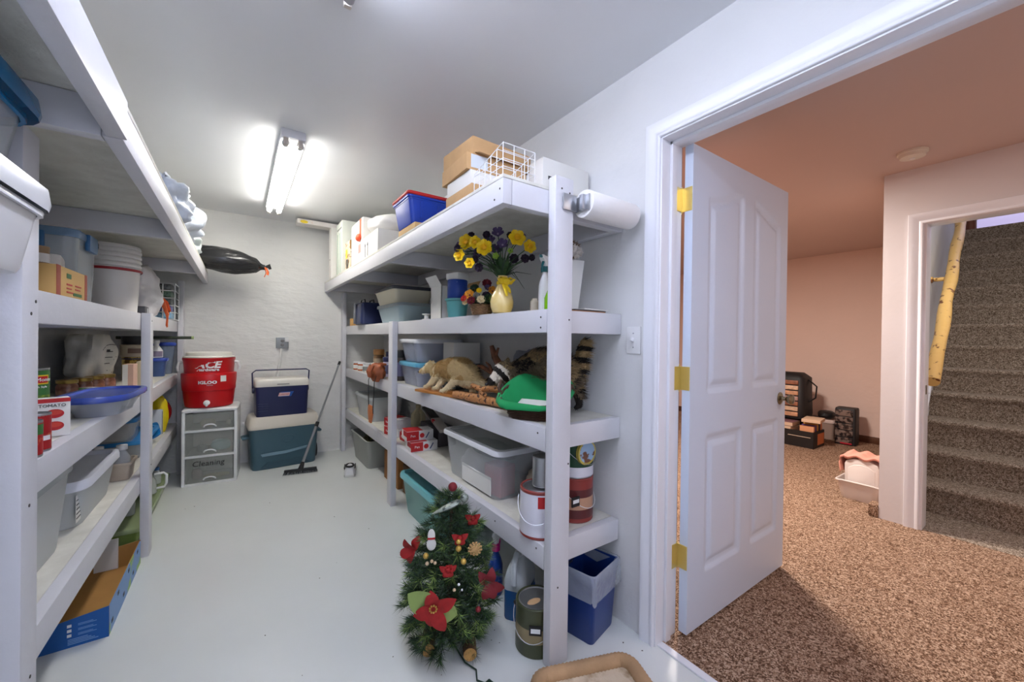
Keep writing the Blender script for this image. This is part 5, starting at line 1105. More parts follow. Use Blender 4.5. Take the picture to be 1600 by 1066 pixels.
MB().tube([(-.02, .20, .028), (.0, .10, .024), (-.01, .0, .030), (.02, -.10, .026), (.03, -.24, .024)], [.018, .022, .024, .022, .018], 12).build('log', M_ch, t, smooth=70)
t = thing('cholla_log', 'speckled orange cholla cactus branch lying behind the front log', 'branch', (1.08, 1.78, Z3+.0005))
MB().tube([(.0, .16, .075), (.0, .06, .062), (.01, -.04, .078), (.03, -.14, .07)], [.014, .017, .019, .015], 12).tube([(.0, .06, .062), (-.04, .0, .05), (-.06, -.08, .058)], [.013, .012, .009], 8).build('log', M_ch, t, smooth=70)
t = thing('grey_bag', 'crumpled blue grey bag against the wall behind the raccoon', 'bag', (1.34, 1.78, Z3+.0005))
m = bag_mesh(.04, .13, .14, 51, .18, 30, 20, fold=8); m.v = [(min(.045, a), b, max(0, c_+.13)) for a, b, c_ in m.v]; m.build('bag', tr('grey_blue_film', (150, 154, 170), .9, .4), t, smooth=70)
t = thing('lined_basket', 'dark wicker basket with a bright green cloth liner at the shelf front', 'basket', (1.065, 1.355, Z3+.0005), -62)
nk = len(t.children)
wicker(t, .30, .22, .115, 12, M_dw, .74, .09, th=.0055)
M_gc = pm('green_cloth', (20, 150, 84), .85, var=.12, vs=10, bump=.3, bs=16)
def tilt(x, y, z): return (x, y, z + max(0, z)*.42*(y/.11)) 
for ch in t.children:
    for v in ch.data.vertices: v.co = tilt(*v.co)
m = MB(); o_ = [rr(.160, .120, .09, .084), rr(.164, .124, .09, .098), rr(.161, .121, .09, .115), rr(.152, .112, .09, .122), rr(.134, .094, .08, .105), rr(.106, .070, .07, .045), rr(.07, .045, .04, .022)]
for q, ring in enumerate(o_):
    o_[q] = [tilt(x*(1+.035*math.sin(i*1.9+q)), y*(1+.035*math.sin(i*1.9+q)), z+(.006*math.sin(i*.9+q*.5) if q < 5 else 0)) for i, (x, y, z) in enumerate(ring)]
m.loft(o_, False, True).build('cloth_liner', M_gc, t, smooth=70)
for sg in (-1, 1): MB().tube([(sg*.148, -.03, .08), (sg*.165, -.03, .12), (sg*.168, 0, .148), (sg*.165, .03, .13), (sg*.148, .03, .09)], .007, 8).build('handle', M_dw, t)
o = thing('paper_sheet', 'white paper sheet lying inside the green lined basket', 'paper', (1.065, 1.355, Z3+.0235), -62); MB().T((0, 0, .025), rx=.35).box(-.085, .07, -.05, .05, 0, .003).build('sheet', M_paper, o)

# ================================================================ right shelving: level 2
t = bin_('clear_bin', 'frosted clear bin with lid at the far end of the lower right shelf', 'bin', (1.155, 3.98, Z2+.0005), 0, .31, .56, .21, tr('frosted_plastic', (0, 0, 0), .6), tr('clear_lid', (0, 0, 0), .8), lh=.018, taper=.88, r=.04, over=.01)
carton('beige_bundle', 'beige folded bundle inside the far lower right bin', 'cloth', (1.14, 3.95, Z2+.006), 0, .2, .4, .14, pm('beige_cloth', (190, 172, 158), .9, var=.2, vs=8), flaps=False, bevel=.03)
M_bx = pm('white_carton_gloss', (226, 224, 222), .5)
def bulb_box(x, y, z, rz, lb, big=False):
    t = carton('bulb_box', lb, 'box', (x, y, z), rz, .19, .13, .068, M_bx, flaps=False)
    label_box(t, M_red, '-y', -.0955, -.01, 0.004, .0655, -.0652); label_box(t, M_red, '-x', -.0655, .02, .03, .0655, -.0952); label_box(t, M_red, '+z', -.0955, .02, -.065, .065, .0682, d=.0005)
    MB().T((.012, -.0662, .034), rx=PI/2).lathe([(.017, 0), (.017, .0008)], 16).build('printed_disc', M_red, t)
    MB().T((.05, -.0662, .034), rx=PI/2, ry=0).loft([[(-.014, -.020, 0), (-.006, -.022, 0), (.016, .016, 0), (.010, .020, 0)], [(-.014, -.020, .0008), (-.006, -.022, .0008), (.016, .016, .0008), (.010, .020, .0008)]]).build('printed_pen', pm('slate_blue_print', (60, 78, 120), .5), t)
    text(t, 'Pen', .024, (-.052, -.0668, .034), 90, 0, M_white)
    text(t, 'bulb', .02, (-.0965, -.02, .018), 90, -90, M_ink, shear=.2) if False else None
    return t
bulb_box(1.075, 2.66, Z2+.0005, -4, 'red and white product box at the bottom of the front stack')
bulb_box(1.06, 2.70, Z2+.0695, -4, 'red and white product box on top of the front stack')
bulb_box(1.10, 2.89, Z2+.0005, -86, 'red and white product box lying left of the front stack')
bulb_box(1.07, 3.15, Z2+.0005, -75, 'lower red and white product box behind the middle post')
bulb_box(1.07, 3.16, Z2+.0695, -78, 'upper red and white product box behind the middle post')
t = thing('black_instrument', 'long flat black and grey instrument leaning on the product boxes', 'tool', (1.24, 2.80, Z2+.16), -99)
m = MB().T((0, 0, 0), ry=math.radians(8)); m.box(-.30, .0, -.035, .035, 0, .02).build('black_body', M_black, t, bevel=.004)
MB().T((0, 0, 0), ry=math.radians(8)).box(.0, .26, -.035, .035, -.002, .022).build('grey_panel', pm('grey_panel', (170, 164, 156), .5), t, bevel=.004)
MB().T((0, 0, 0), ry=math.radians(8)).box(.03, .07, -.037, -.02, .006, .024).build('red_badge', M_red, t)
carton('support_box', 'dark flat box under the black instrument', 'box', (1.26, 2.80, Z2+.0005), 0, .14, .34, .13, pm('charcoal_box', (66, 62, 64), .6), flaps=False)
t = thing('cream_jug', 'small cream plastic jug at the back of the lower right shelf', 'jug', (1.30, 3.30, Z2+.0005))
MB().loft([rr(.055, .045, .02, 0), rr(.055, .045, .02, .12), rr(.02, .02, .015, .165), rr(.018, .018, .014, .18)]).build('jug', pm('cream_jug_plastic', (206, 196, 160), .5), t)
MB().lathe([(.022, .18), (.022, .20), (.018, .203)], 16).build('cap', pm('cream_cap', (190, 178, 140), .5), t)
MB().tube([(0, -.04, .15), (0, -.07, .14), (0, -.072, .07), (0, -.045, .05)], .010, 8).build('handle', pm('cream_jug_plastic', (0, 0, 0)), t)
t = bin_('clear_bin', 'big clear bin with white lid holding a red box on the lower right shelf', 'bin', (1.155, 1.86, Z2+.0005), 0, .28, .60, .235, tr('big_clear', (222, 226, 230), .30, .12), None, taper=.88, r=.04)
A, B_ = .155, .315
MB().loft([rr(A, B_, .05, .228), rr(A, B_, .05, .245), rr(A-.004, B_-.004, .05, .253), rr(A-.03, B_-.03, .04, .253)], False, False).build('lid_rim', M_lidw, t, smooth=50)
MB().loft([rr(A-.03, B_-.03, .04, .250), rr(A-.03, B_-.03, .04, .2535)]).build('lid_window', tr('lid_window', (190, 198, 196), .45, .2), t)
carton('red_box', 'red box inside the big clear bin', 'box', (1.10, 1.68, Z2+.006), 12, .10, .12, .15, pm('faded_red', (180, 50, 60), .6), flaps=False)
o = thing('white_cloth', 'white cloth bundle inside the big clear bin', 'cloth', (1.15, 1.93, Z2+.006)); m = bag_mesh(.10, .17, .08, 61, .15, 30, 18); m.v = [(a, b, max(0, c_+.07)) for a, b, c_ in m.v]; m.build('cloth', pm('white_cloth_fabric', (206, 200, 194), .9), o, smooth=70)
o = carton('paper_label', 'white paper sheet inside the front of the big clear bin', 'paper', (1.028, 1.80, Z2+.012), 0, .004, .30, .09, M_paper, flaps=False, bevel=0)
o = thing('dark_glove', 'dark green folded item under the lid of the big clear bin', 'cloth', (1.16, 1.85, Z2+.155)); m = bag_mesh(.08, .20, .03, 63, .15, 26, 14); m.v = [(a, b, c_+.03) for a, b, c_ in m.v]; m.build('cloth', pm('dark_green_cloth', (62, 74, 66), .8), o, smooth=70)
t = thing('beige_bag', 'clear bag of beige material between the big bin and the paint cans', 'bag', (1.24, 1.46, Z2+.0005)); m = bag_mesh(.09, .09, .10, 66, .16, 30, 20, fold=8); m.v = [(min(.10, a), b, max(0, c_+.09)) for a, b, c_ in m.v]; m.build('bag', pm('beige_wrap', (178, 166, 146), .4), t, smooth=70)
M_wl = pm('white_can_label', (220, 218, 226), .4); M_rb = pm('red_brown_label', (140, 52, 44), .4); M_db = pm('dark_maroon', (92, 34, 34), .4); M_tn = pm('tan_label_paint', (196, 150, 120), .45)
paint_can('paint_can', 'white paint can with red band left of the near post', (1.025, 1.26, Z2+.0005), .083, .19, M_rb, [(.06, .93, M_wl, 1), (.66, .9, M_red, 2, 225, 300)], bail=M_steel, bail_a=215)
tin('small_can', 'small bare silver can on top of the white paint can', (1.035, 1.255, Z2+.192), .045, .12, M_steel)
t = paint_can('paint_can', 'brown and tan paint can right of the near post', (1.245, 1.29, Z2+.0005), .083, .19, M_rb, [(.05, .95, M_rb, 1), (.57, .75, M_db, 2), (.30, .57, M_tn, 2), (.10, .30, M_db, 2)], bail=M_white, bail_a=-80)
MB().box(-.092, -.05, -.0865, -.08, .085, .125).build('logo_plate', M_black, t); MB().box(-.088, -.054, -.0875, -.0866, .100, .115).build('logo_mark', M_white, t); band(t, .0835, .02, .05, M_white, a0=312, a1=322, n=60)
M_gn = pm('dark_green_can', (26, 66, 40), .4)
t = paint_can('paint_can', 'dark green paint can with landscape picture on top of the brown can', (1.245, 1.29, Z2+.192), .083, .185, M_steel, [(.04, .96, M_gn, 1), (.04, .26, M_wl, 2)], bail=M_steel, bail_a=-80)
MB().T((-.01, -.0865, .112), rx=PI/2).lathe([(.052, -.014), (.052, .001)], 30, sx=1).build('oval_picture', pm('landscape_yellow', (196, 176, 80), .5), t); MB().T((-.01, -.0865, .114), rx=PI/2).lathe([(.044, 0), (.044, .0022)], 30).build('landscape', pm('landscape_print', (150, 178, 206), .5, col2=(112, 72, 50), vs=30, th=(.45, .5)), t)

# ================================================================ floor, right side
t = bin_('open_bin', 'grey translucent open bin on the floor at the far end of the shelves', 'bin', (1.11, 4.03, 0), 0, .26, .62, .27, pm('grey_translucent', (158, 160, 154), .5), None, taper=.84, r=.04, th=.004)
for k, (x, y, c, lb) in enumerate([(1.08, 4.12, (90, 84, 50), 'olive item in the grey open bin'), (1.10, 3.92, (60, 52, 44), 'dark item in the grey open bin'), (1.12, 4.19, (170, 160, 80), 'yellowish item in the grey open bin')]):
    o = thing('bin_item', lb, 'item', (x, y, .0045)); m = bag_mesh(.06, .09, .13, 70+k, .18, 24, 16); m.v = [(a*.7, b, max(0, c_*.9+.11)) for a, b, c_ in m.v]; m.build('item', pm('item_%d' % k, c, .7, var=.3, vs=14), o, smooth=70)
carton('brown_carton', 'brown cardboard box on the floor left of the middle post', 'box', (1.19, 3.32, 0), 0, .24, .36, .24, pm('brown_cardboard', (172, 116, 62), .75, var=.1, vs=8))
carton('cut_carton', 'dark cardboard box on the floor just right of the middle post', 'box', (1.20, 3.00, 0), 0, .22, .16, .22, pm('dark_cardboard', (120, 82, 50), .75, var=.1, vs=8))
t = bin_('teal_bin', 'translucent aqua storage bin with aqua lid on the floor behind the tree', 'bin', (1.17, 2.46, 0), 0, .40, .64, .245, tr('aqua_plastic', (110, 172, 164), .86, .3), pm('aqua_lid', (118, 190, 196), .35), lh=.03, taper=.88, r=.05, over=.015, th=.004)
MB().box(-.02, .02, -.30, -.29, .268, .28).build('clip', pm('aqua_lid', (0, 0, 0)), t)
M_ju = tr('blue_fluid_jug', (66, 104, 150), .9, .2)
t = thing('fluid_jug', 'clear handled jug of blue fluid on the floor behind the olive paint can', 'jug', (1.06, 1.44, 0), 35)
MB().loft([rr(.075, .05, .02, 0), rr(.077, .052, .02, .008), rr(.077, .052, .02, .13)], True, True).build('blue_fluid', pm('blue_fluid', (30, 84, 140), .25), t)
MB().loft([rr(.0775, .0525, .02, .131), rr(.0775, .0525, .02, .17), rr(.066, .044, .02, .21), rr(.03, .028, .02, .25), rr(.02, .02, .015, .262)], True, True).build('clear_top', tr('jug_plastic', (206, 212, 214), .75, .3), t)
MB().tube([(-.066, 0, .15), (-.086, 0, .17), (-.080, 0, .25), (-.05, 0, .28), (-.01, 0, .262)], .014, 10).build('handle', tr('jug_plastic', (0, 0, 0), .7), t)
MB().lathe([(.022, .262), (.024, .264), (.024, .282), (.018, .285)], 18).build('cap', M_white, t)
label_box(t, pm('blue_fluid_label', (40, 80, 160), .4), '-y', -.01, .06, .03, .11, -.0532); label_box(t, M_white, '-y', .005, .045, .05, .08, -.0542)
spray('blue spray bottle with magenta trigger under the shelf beside the jug', (1.03, 1.60, 0), 200, pm('cobalt_fluid', (22, 60, 140), .3), M_white, pm('magenta_plastic', (206, 30, 130), .35), r=.042).scale = (1, 1, 1.3)
M_ol = pm('olive_can', (70, 74, 50), .35); M_ot = pm('olive_tan_label', (150, 134, 98), .45)
t = paint_can('paint_can', 'olive and tan paint can on the floor against the near post', (1.0, 1.245, 0), .0835, .19, M_ol, [(.04, .96, M_ol, 1), (.30, .58, M_ot, 2), (.08, .30, M_ol, 2)], bail=M_steel, bail_a=215)
MB().T((-.055, -.065, .115), rz=math.radians(-40)).box(-.024, .024, -.003, .002, -.018, .018).build('logo_plate', M_black, t); MB().T((-.056, -.067, .115), rz=math.radians(-40)).box(-.018, .018, -.003, .002, -.008, .008).build('logo_mark', M_white, t)
MB().T((-.02, -.01, .1855)).lathe([(.028, 0), (.022, .0008)], 12, sx=1.1, sy=.6).build('dried_paint', pm('dried_tan_paint', (196, 160, 120), .6), t)
# waste basket with liner
t = thing('waste_basket', 'navy blue waste basket with clear plastic liner in the corner by the casing', 'waste basket', (1.245, 1.205, 0), 14)
MB().loft([rr(.088, .078, .018, 0), rr(.09, .08, .018, .006), rr(.106, .096, .02, .272), rr(.110, .10, .02, .273), rr(.110, .10, .02, .285), rr(.104, .094, .02, .285), rr(.086, .076, .018, .008)]).build('basket', pm('navy_bin_plastic', (22, 54, 122), .35), t, smooth=50)
rings = []
for z, k, am in ((.02, .80, 0), (.18, .93, .002), (.275, .97, .003), (.292, 1.0, .003), (.290, 1.09, .004), (.25, 1.10, .008), (.21, 1.11, .012), (.185, 1.10, .012)):
    rings.append([(x*(1+am*6*noise.noise(V(i*.35, z*14, 3))), y*(1+am*6*noise.noise(V(i*.35, z*14, 9))), z+(0 if z > .26 or k < 1 else .035*noise.noise(V(i*.25, 7, 2)))) for i, (x, y, _) in enumerate(rr(.106*k, .096*k, .02, z, 12))])
MB().loft(rings, False, False).build('plastic_liner', tr('liner_film', (226, 232, 240), .34, .14, bump=1.0, bs=22), t, smooth=80)
for k, s__ in enumerate(('will hold', 'liners')): text(t, s__, .034, (-.035, .084, .245-.045*k), 96, 0, M_ink, shear=.2, label='handwritten words inside the bin') 
# pet bed / mat
t = thing('pet_mat', 'worn tan ribbed edged pet mat on the floor at the bottom edge', 'mat', (.955, .772, 0), -20)
M_rib = pm('tan_ribbed_plush', (186, 150, 112), .95, var=.2, vs=10, bump=.5, bs=30); M_fl = pm('cream_fleece_worn', (206, 188, 164), .95, col2=(150, 122, 88), vs=16, th=(.32, .5), bump=.6, bs=60)
MB().loft([rr(.18, .27, .04, 0), rr(.185, .275, .04, .012), rr(.18, .27, .04, .022)]).build('cushion', M_fl, t)
ring = rr(.185, .275, .045, .026, 14); P_ = []
for i in range(len(ring)):
    a_ = V(*ring[i]); b_ = V(*ring[(i+1) % len(ring)]); n_ = max(1, int((b_-a_).length/.0075))
    P_ += [a_+(b_-a_)*k/n_ for k in range(n_)]
MB().tube(P_, [.0265+(.0014 if i % 2 else -.0014) for i in range(len(P_))], 12, cyc=True).build('bolster', M_rib, t, smooth=80)
# small debris
rnd = random.Random(4); m = MB()
for x, y in [(.62, 1.32), (.66, 1.20), (.5, 1.5), (.72, 1.22), (.86, 1.36), (.88, 1.33), (1.1, 1.0), (1.3, 1.05), (1.33, .98), (.9, 1.4), (.35, 2.2), (.7, 2.6), (-.30, 3.6), (.1, 1.9), (.2, 1.6), (.45, 2.3), (-.25, 3.62), (1.05, 1.06), (.2, 3.4), (.55, 2.9)]:
    m.T((x, y, 0), rz=rnd.random()*3); r_ = rnd.uniform(.002, .005); m.add([(-r_, 0, .0006), (0, -r_*.6, .0006), (r_*1.2, 0, .0006), (0, r_*.7, .0006), (0, 0, .003)], [(0, 1, 4), (1, 2, 4), (2, 3, 4), (3, 0, 4)])
o = m.build('floor_crumbs', pm('dark_crumb', (70, 60, 50), .8), None, smooth=0, kind='stuff'); o['label'] = 'scattered dark crumbs on the painted grey floor'; o['category'] = 'debris'

# ---- small decorated artificial christmas tree
rnd = random.Random(21)
t = thing('christmas_tree', 'small artificial christmas tree with red poinsettia and ornaments on the floor', 'christmas tree', (.715, 1.455, 0))
cw = V(-.437, -.90, 0); cr = V(.90, -.437, 0)
def RZ(z):
    P_ = [(0, .10), (.05, .15), (.12, .185), (.20, .195), (.28, .18), (.38, .15), (.46, .115), (.52, .085), (.58, .045), (.62, .01)]
    for (a, b), (c, d) in zip(P_, P_[1:]):
        if z <= c: return b+(d-b)*(z-a)/(c-a)
    return .01
M_nd = [pm('needle_dark', (32, 54, 34), .55), pm('needle_mid', (62, 92, 44), .55), pm('needle_light', (138, 164, 84), .55), pm('needle_blue_grey', (58, 78, 66), .55)]
MB().tube([(0, 0, .02), (0, 0, .3), (.005, 0, .56)], [.014, .011, .006], 8).build('trunk', pm('tree_trunk', (70, 52, 36), .8), t)
nb = 0
for z_i in range(17):
    z = .045+.034*z_i; R_ = RZ(z); n_ = max(5, int(17*R_/.19))
    for k in range(n_):
        an = 2*PI*(k+.5*(z_i % 2)+rnd.random()*.4)/n_; d = V(math.cos(an), math.sin(an), rnd.uniform(-.3, .35)); d.normalize()
        L_ = R_*rnd.uniform(.82, 1.08); p0 = V(0, 0, z); m = MB(); lt = 1 if rnd.random() < .5 else 0
        m.cur = 0; m.tube([p0, p0+d*L_*.9], [.003, .0015], 4)
        for q in range(130):
            f = rnd.uniform(.25, 1.0) if q > 40 else rnd.uniform(.85, 1.0); p = p0+d*L_*f
            e = (d*rnd.uniform(.35, 1.1)+V(rnd.gauss(0, .55), rnd.gauss(0, .55), rnd.gauss(0, .55))).normalized(); ln = rnd.uniform(.028, .052)
            s_ = e.orthogonal().normalized()*.0012; m.cur = (2 if lt and q < 41 and rnd.random() < .7 else (1 if rnd.random() < .35 else (3 if rnd.random() < .25 else 0)))
            m.add([tuple(p-s_), tuple(p+s_), tuple(p+e*ln)], [(0, 1, 2)])
        m.build('branch', M_nd, t, smooth=0); nb += 1
def TP(px, py, extra=.0):
    w_ = .12
    for _ in range(6):
        z = 1.235-(py-535)*(1.603-w_)/616; R_ = RZ(max(0, z)); u = (px-703)*(1.603-w_)/616; u = max(-R_, min(R_, u)); w_ = math.sqrt(max(.0001, R_*R_-u*u))+extra
    return cr*u+cw*w_+V(0, 0, z)
RV = pm('red_velvet', (170, 30, 28), .8, var=.25, vs=40); RVd = pm('dark_red_velvet', (120, 20, 30), .7); GD = pm('gold_trim', (206, 168, 84), .35, .6); LV = pm('velvet_leaf', (140, 160, 88), .7)
def leafy(c, face, ang, L_, W_, mat, nm, label=None, droop=.1):
    a = cr; b = V(0, 0, 1); d = (a*math.cos(math.radians(ang))+b*math.sin(math.radians(ang))+face*.12).normalized()
    m = MB(); s_ = d.cross(face).normalized(); n_ = 7; rows = []
    for k in range(n_+1):
        f = k/n_; w_ = W_*math.sin(PI*min(1, .12+f*.88))**.8*(1 if f < .95 else .2); p = c+d*L_*f+face*(.012*math.sin(PI*f)-droop*L_*f*f)
        rows.append([tuple(p-s_*w_), tuple(p-face*.004*(1-f)), tuple(p+s_*w_)])
    vs = [q for r_ in rows for q in r_]; fs = []
    for k in range(n_): fs += [(3*k, 3*k+1, 3*k+4, 3*k+3), (3*k+1, 3*k+2, 3*k+5, 3*k+4)]
    m.add(vs, fs); m.add([tuple(V(*q)-face*.0012) for q in vs], [f[::-1] for f in fs]); return m.build(nm, mat, t, smooth=60, label=label)
c = TP(678, 955, .03)
for an, L_ in ((100, .062), (15, .085), (-65, .10), (-95, .07), (-160, .075)): leafy(c, cw, an, L_, .026, RV, 'poinsettia_petal')
for an, L_ in ((150, .105), (-25, .095)): leafy(c-cw*.006, cw, an, L_, .042, LV, 'poinsettia_leaf')
for k in range(9): MB().ball(tuple(c+cw*.012+cr*.012*math.cos(k*.7)+V(0, 0, .012*math.sin(k*.7))), .0038, None, None, 6, 4).build('gold_bead', GD, t)
c = TP(640, 862, .02)
for an in (60, 130, 200, 255): leafy(c, (cw-cr).normalized(), an, .06, .02, RV, 'red_petal')
c = TP(765, 925, .025)
for an in (80, -20, -70, -110, 130): leafy(c, cw, an, .065, .02, RVd, 'dark_red_petal')
for px, py in ((738, 818), (718, 848), (700, 897)):
    c = TP(px, py, .02)
    for an in (20, 160, -60, -120): leafy(c, cw, an, .034, .012, RV, 'red_bow_loop')
    MB().ball(tuple(c+cw*.008), .009, None, None, 8, 6).build('red_knot', RV, t)
c = TP(742, 868, .03); m = MB()
for j in range(5):
    for k in range(4+2*j if j else 1):
        an = 2*PI*k/(4+2*j)+j; p = c+cr*(.0058*j*math.cos(an))+V(0, 0, .0058*j*math.sin(an))+cw*(.012-.003*j); m.ball(tuple(p), .0055, .0045, .0045, 7, 5)
m.build('pine_cone', pm('cone_tan', (190, 152, 100), .7), t, kind='stuff')
for px, py, r_, mt in ((716, 855, .010, GD), (716, 866, .011, GD), (724, 887, .011, GD), (666, 874, .011, GD), (668, 886, .007, pm('pale_bead', (214, 186, 150), .5)), (675, 883, .006, pm('pale_bead', (0, 0, 0))), (680, 886, .006, pm('pale_bead', (0, 0, 0))), (710, 931, .006, pm('pale_bead', (0, 0, 0))), (717, 923, .005, M_white), (722, 932, .004, M_white), (706, 768, .018, RVd), (748, 965, .010, RVd)):
    MB().ball(tuple(TP(px, py, .028)), r_, None, None, 12, 8).build('bauble', mt, t)
for k in range(7): MB().ball(tuple(TP(698+3.5*(k % 4), 893+4*(k//3), .03)), .005, None, None, 8, 5).build('holly_berry', RV, t)
c = TP(674, 848, .035); MB().T(c, rz=math.atan2(cw.y, cw.x)-PI/2).ball((0, 0, .012), .014, .004, .026, 14, 8).ball((0, 0, -.02), .018, .004, .024, 14, 8).build('snowman_ornament', M_paper, t)
MB().T(c, rz=math.atan2(cw.y, cw.x)-PI/2).box(-.014, .014, .002, .006, .0, .006).build('ornament_scarf', M_red, t)
c = TP(703, 797, .03); d = (cr*.9+V(0, 0, .38)).normalized()
MB().tube([c-d*.075, c-d*.04, c, c+d*.03, c+d*.045], [.004, .018, .026, .020, .005], 12, flat=.4).build('silver_leaf_ornament', pm('silver_lace', (150, 158, 150), .4, .4, col2=(80, 90, 84), vs=60, th=(.42, .5)), t)
MB().ball(tuple(c+d*.058+V(0, 0, .004)), .017, None, None, 14, 8).build('silver_ball', pm('silver_lace', (0, 0, 0)), t)
for px, py, an in ((672, 1008, .5), (735, 995, -.6)):   # sawn log feet
    c = TP(px, py, -.075); c.z = .038; MB().tube([c-cw*.05, c+cw*.05], .026, 14).build('log_foot', pm('bark', (96, 70, 48), .85, bump=.6, bs=30), t); e = c+cw*.0505
    MB().tube([e, e+cw*.002], .0245, 14).build('log_end', pm('sawn_wood', (198, 150, 84), .7, var=.2, vs=30), t)
MB().tube([V(.0, -.03, .015), V(.0, -.14, .006), V(.02, -.19, .004), V(.0, -.23, .004), V(.02, -.265, .006)], .003, 6).build('cord', pm('green_cord', (30, 56, 44), .5), t)
MB().T((.024, -.275, 0), rz=.25).box(-.014, .014, -.026, .014, .002, .016).build('plug', pm('green_cord', (0, 0, 0)), t, bevel=.004)
for sx in (-.006, .006): MB().T((.024, -.275, 0), rz=.25).box(sx-.001, sx+.001, -.042, -.026, .006, .012).build('prong', M_steel, t)

# ================================================================ carpet room
M_ow = pm('orange_wood', (186, 104, 56), .5, var=.15, vs=5, stretch=(3, 3, .3)); M_bw2 = pm('dark_beam', (84, 48, 30), .6, var=.2, vs=8)
t = thing('wardrobe', 'open orange wood wardrobe with dark corner post behind the open door', 'wardrobe', (1.525, 1.42, .005))
MB().box(.003, .62, .42, .44, 0, 2.38).build('back_panel', M_ow, t); MB().box(.003, .023, 0, .42, 0, 2.38).build('side_panel', M_ow, t); MB().box(.60, .62, 0, .42, 0, 2.38).build('side_panel', M_ow, t)
for z in (.35, 1.62): MB().box(.024, .599, .02, .419, z, z+.02).build('shelf', M_ow, t, bevel=.002)
MB().box(.56, .65, -.05, -.001, 0, 2.385).build('corner_post', M_bw2, t, bevel=.003)
for k, (x, z, c, lb) in enumerate([(.10, 1.15, (214, 196, 190), 'pale garment hanging inside the wardrobe, nearest the hinge'), (.17, 1.10, (60, 50, 50), 'dark garment hanging inside the wardrobe'), (.26, 1.12, (206, 176, 160), 'pink garment hanging inside the wardrobe')]):
    o = thing('hanging_garment', lb, 'clothing', (1.525+x, 1.62, z-.45))
    MB().loft([rr(.02, .14, .02, 0), rr(.018, .13, .02, .3), rr(.016, .12, .016, .55), rr(.01, .03, .01, .62)]).build('garment', pm('garment_%d' % k, c, .9), o, smooth=70)
    MB().tube([(0, 0, .62), (0, 0, .66), (0, .015, .68), (0, .0, .695)], .003, 6).build('hook', M_steel, o)
MB().tube([(.024, .2, 1.40), (.599, .2, 1.40)], .012, 10).build('hanging_rail', M_steel, t)
o = carton('storage_case', 'pale storage case on the wardrobe shelf', 'case', (1.65, 1.65, 1.6475), 0, .16, .25, .28, pm('pale_case', (196, 180, 170), .6), flaps=False)
# books and bags by the far wall
rnd = random.Random(9)
t = thing('book_tray', 'long black tray box holding books on the carpet by the far wall', 'tray', (5.62, 2.10, .005), 0)
def tray(L, W, H, mat): 
    return MB().loft([rr(L/2, W/2, .01, 0), rr(L/2, W/2, .01, H), rr(L/2-.012, W/2-.012, .01, H), rr(L/2-.012, W/2-.012, .01, .01)])
tray(.34, .72, .19, None).build('tray', pm('black_card', (20, 18, 18), .5), t)
label_box(t, pm('orange_book_print', (206, 120, 70), .5), '-y', -.05, .15, .03, .16, -.3602); label_box(t, pm('pale_line', (190, 170, 150), .5), '-x', -.33, -.1, .12, .128, -.1702)
cols = [(196, 150, 110), (60, 48, 60), (150, 110, 96), (206, 186, 160), (120, 84, 90), (90, 70, 60), (184, 132, 92), (220, 200, 176)]
# flat stack + upright books, each its own thing
names = ['bottom', 'second from bottom', 'third from bottom', 'fourth from bottom', 'top']
for k in range(5):
    t = thing('book', 'large flat book in the black tray, %s of the left pile' % names[k], 'book', (5.60, 2.16+.01*rnd.random(), .0155+.052*k), rnd.uniform(-4, 4), 'books in the black tray')
    MB().box(-.13, .13, -.2, .2, 0, .05).build('cover', pm('bk%d' % k, cols[k], .5), t, bevel=.003); MB().box(-.132, .10, -.202, .195, .006, .044).build('pages', pm('book_pages', (206, 176, 150), .8), t)
for k in range(5):
    t = thing('book', 'upright paperback in the front of the black tray, %s' % ['nearest the far wall', 'second from the wall', 'in the middle', 'second from the front', 'nearest the camera'][k], 'book', (5.53+.055*(4-k), 1.83, .0155), 0, 'upright books in the black tray')
    MB().box(-.02, .02, -.07, .07, 0, .28-.012*k).build('book', pm('pb%d' % k, [(206, 120, 70), (30, 34, 60), (196, 140, 60), (90, 60, 110), (214, 150, 110)][k], .5), t, bevel=.003)
t = thing('flat_book', 'pale book lying across the upright paperbacks', 'book', (5.62, 1.80, .30), 8); MB().box(-.14, .14, -.09, .09, 0, .035).build('book', pm('pale_book', (222, 190, 160), .6), t, bevel=.003)
t = thing('book_bag', 'tall black organiser bag stuffed with papers behind the door knob', 'bag', (5.82, 2.14, .295), 0) 
MB().loft([rr(.16, .22, .05, 0), rr(.17, .23, .06, .05), rr(.16, .22, .06, .50), rr(.10, .16, .06, .56)]).build('bag', pm('black_nylon', (18, 17, 20), .6), t, smooth=60)
MB().tube([(.0, -.22, .20), (.02, -.29, .26), (.02, -.30, .40), (.0, -.22, .48)], .018, 8, flat=.5).build('strap', M_black, t)
for k in range(7):
    z = .03+.065*k; MB().box(-.182, -.158, -.17, .17, z, z+.05).build('paper_bundle', pm('pbund%d' % (k % 4), [(214, 160, 124), (226, 190, 160), (150, 96, 70), (190, 150, 140)][k % 4], .5, var=.4, vs=20), t, bevel=.006)
t = thing('support_crate', 'black crate under the tall organiser bag', 'crate', (5.99, 2.14, .005)); MB().box(-.18, .17, -.25, .25, 0, .288).build('crate', M_black, t, bevel=.01)
t = bin_('lidded_bin', 'clear bin with pinkish white lid between the books and the black rack bag', 'bin', (6.28, 1.86, .005), 0, .22, .20, .22, tr('clear_rose', (190, 160, 146), .7, .3), pm('rose_white_lid', (222, 196, 186), .4), lh=.03, taper=.9, r=.03)
t = thing('black_pouch', 'black pouch resting on the pinkish white lid', 'pouch', (6.28, 1.87, .2565)); m = bag_mesh(.10, .09, .05, 81, .1, 24, 14); m.v = [(a, b, max(0, c_+.05)) for a, b, c_ in m.v]; m.build('pouch', M_black, t)
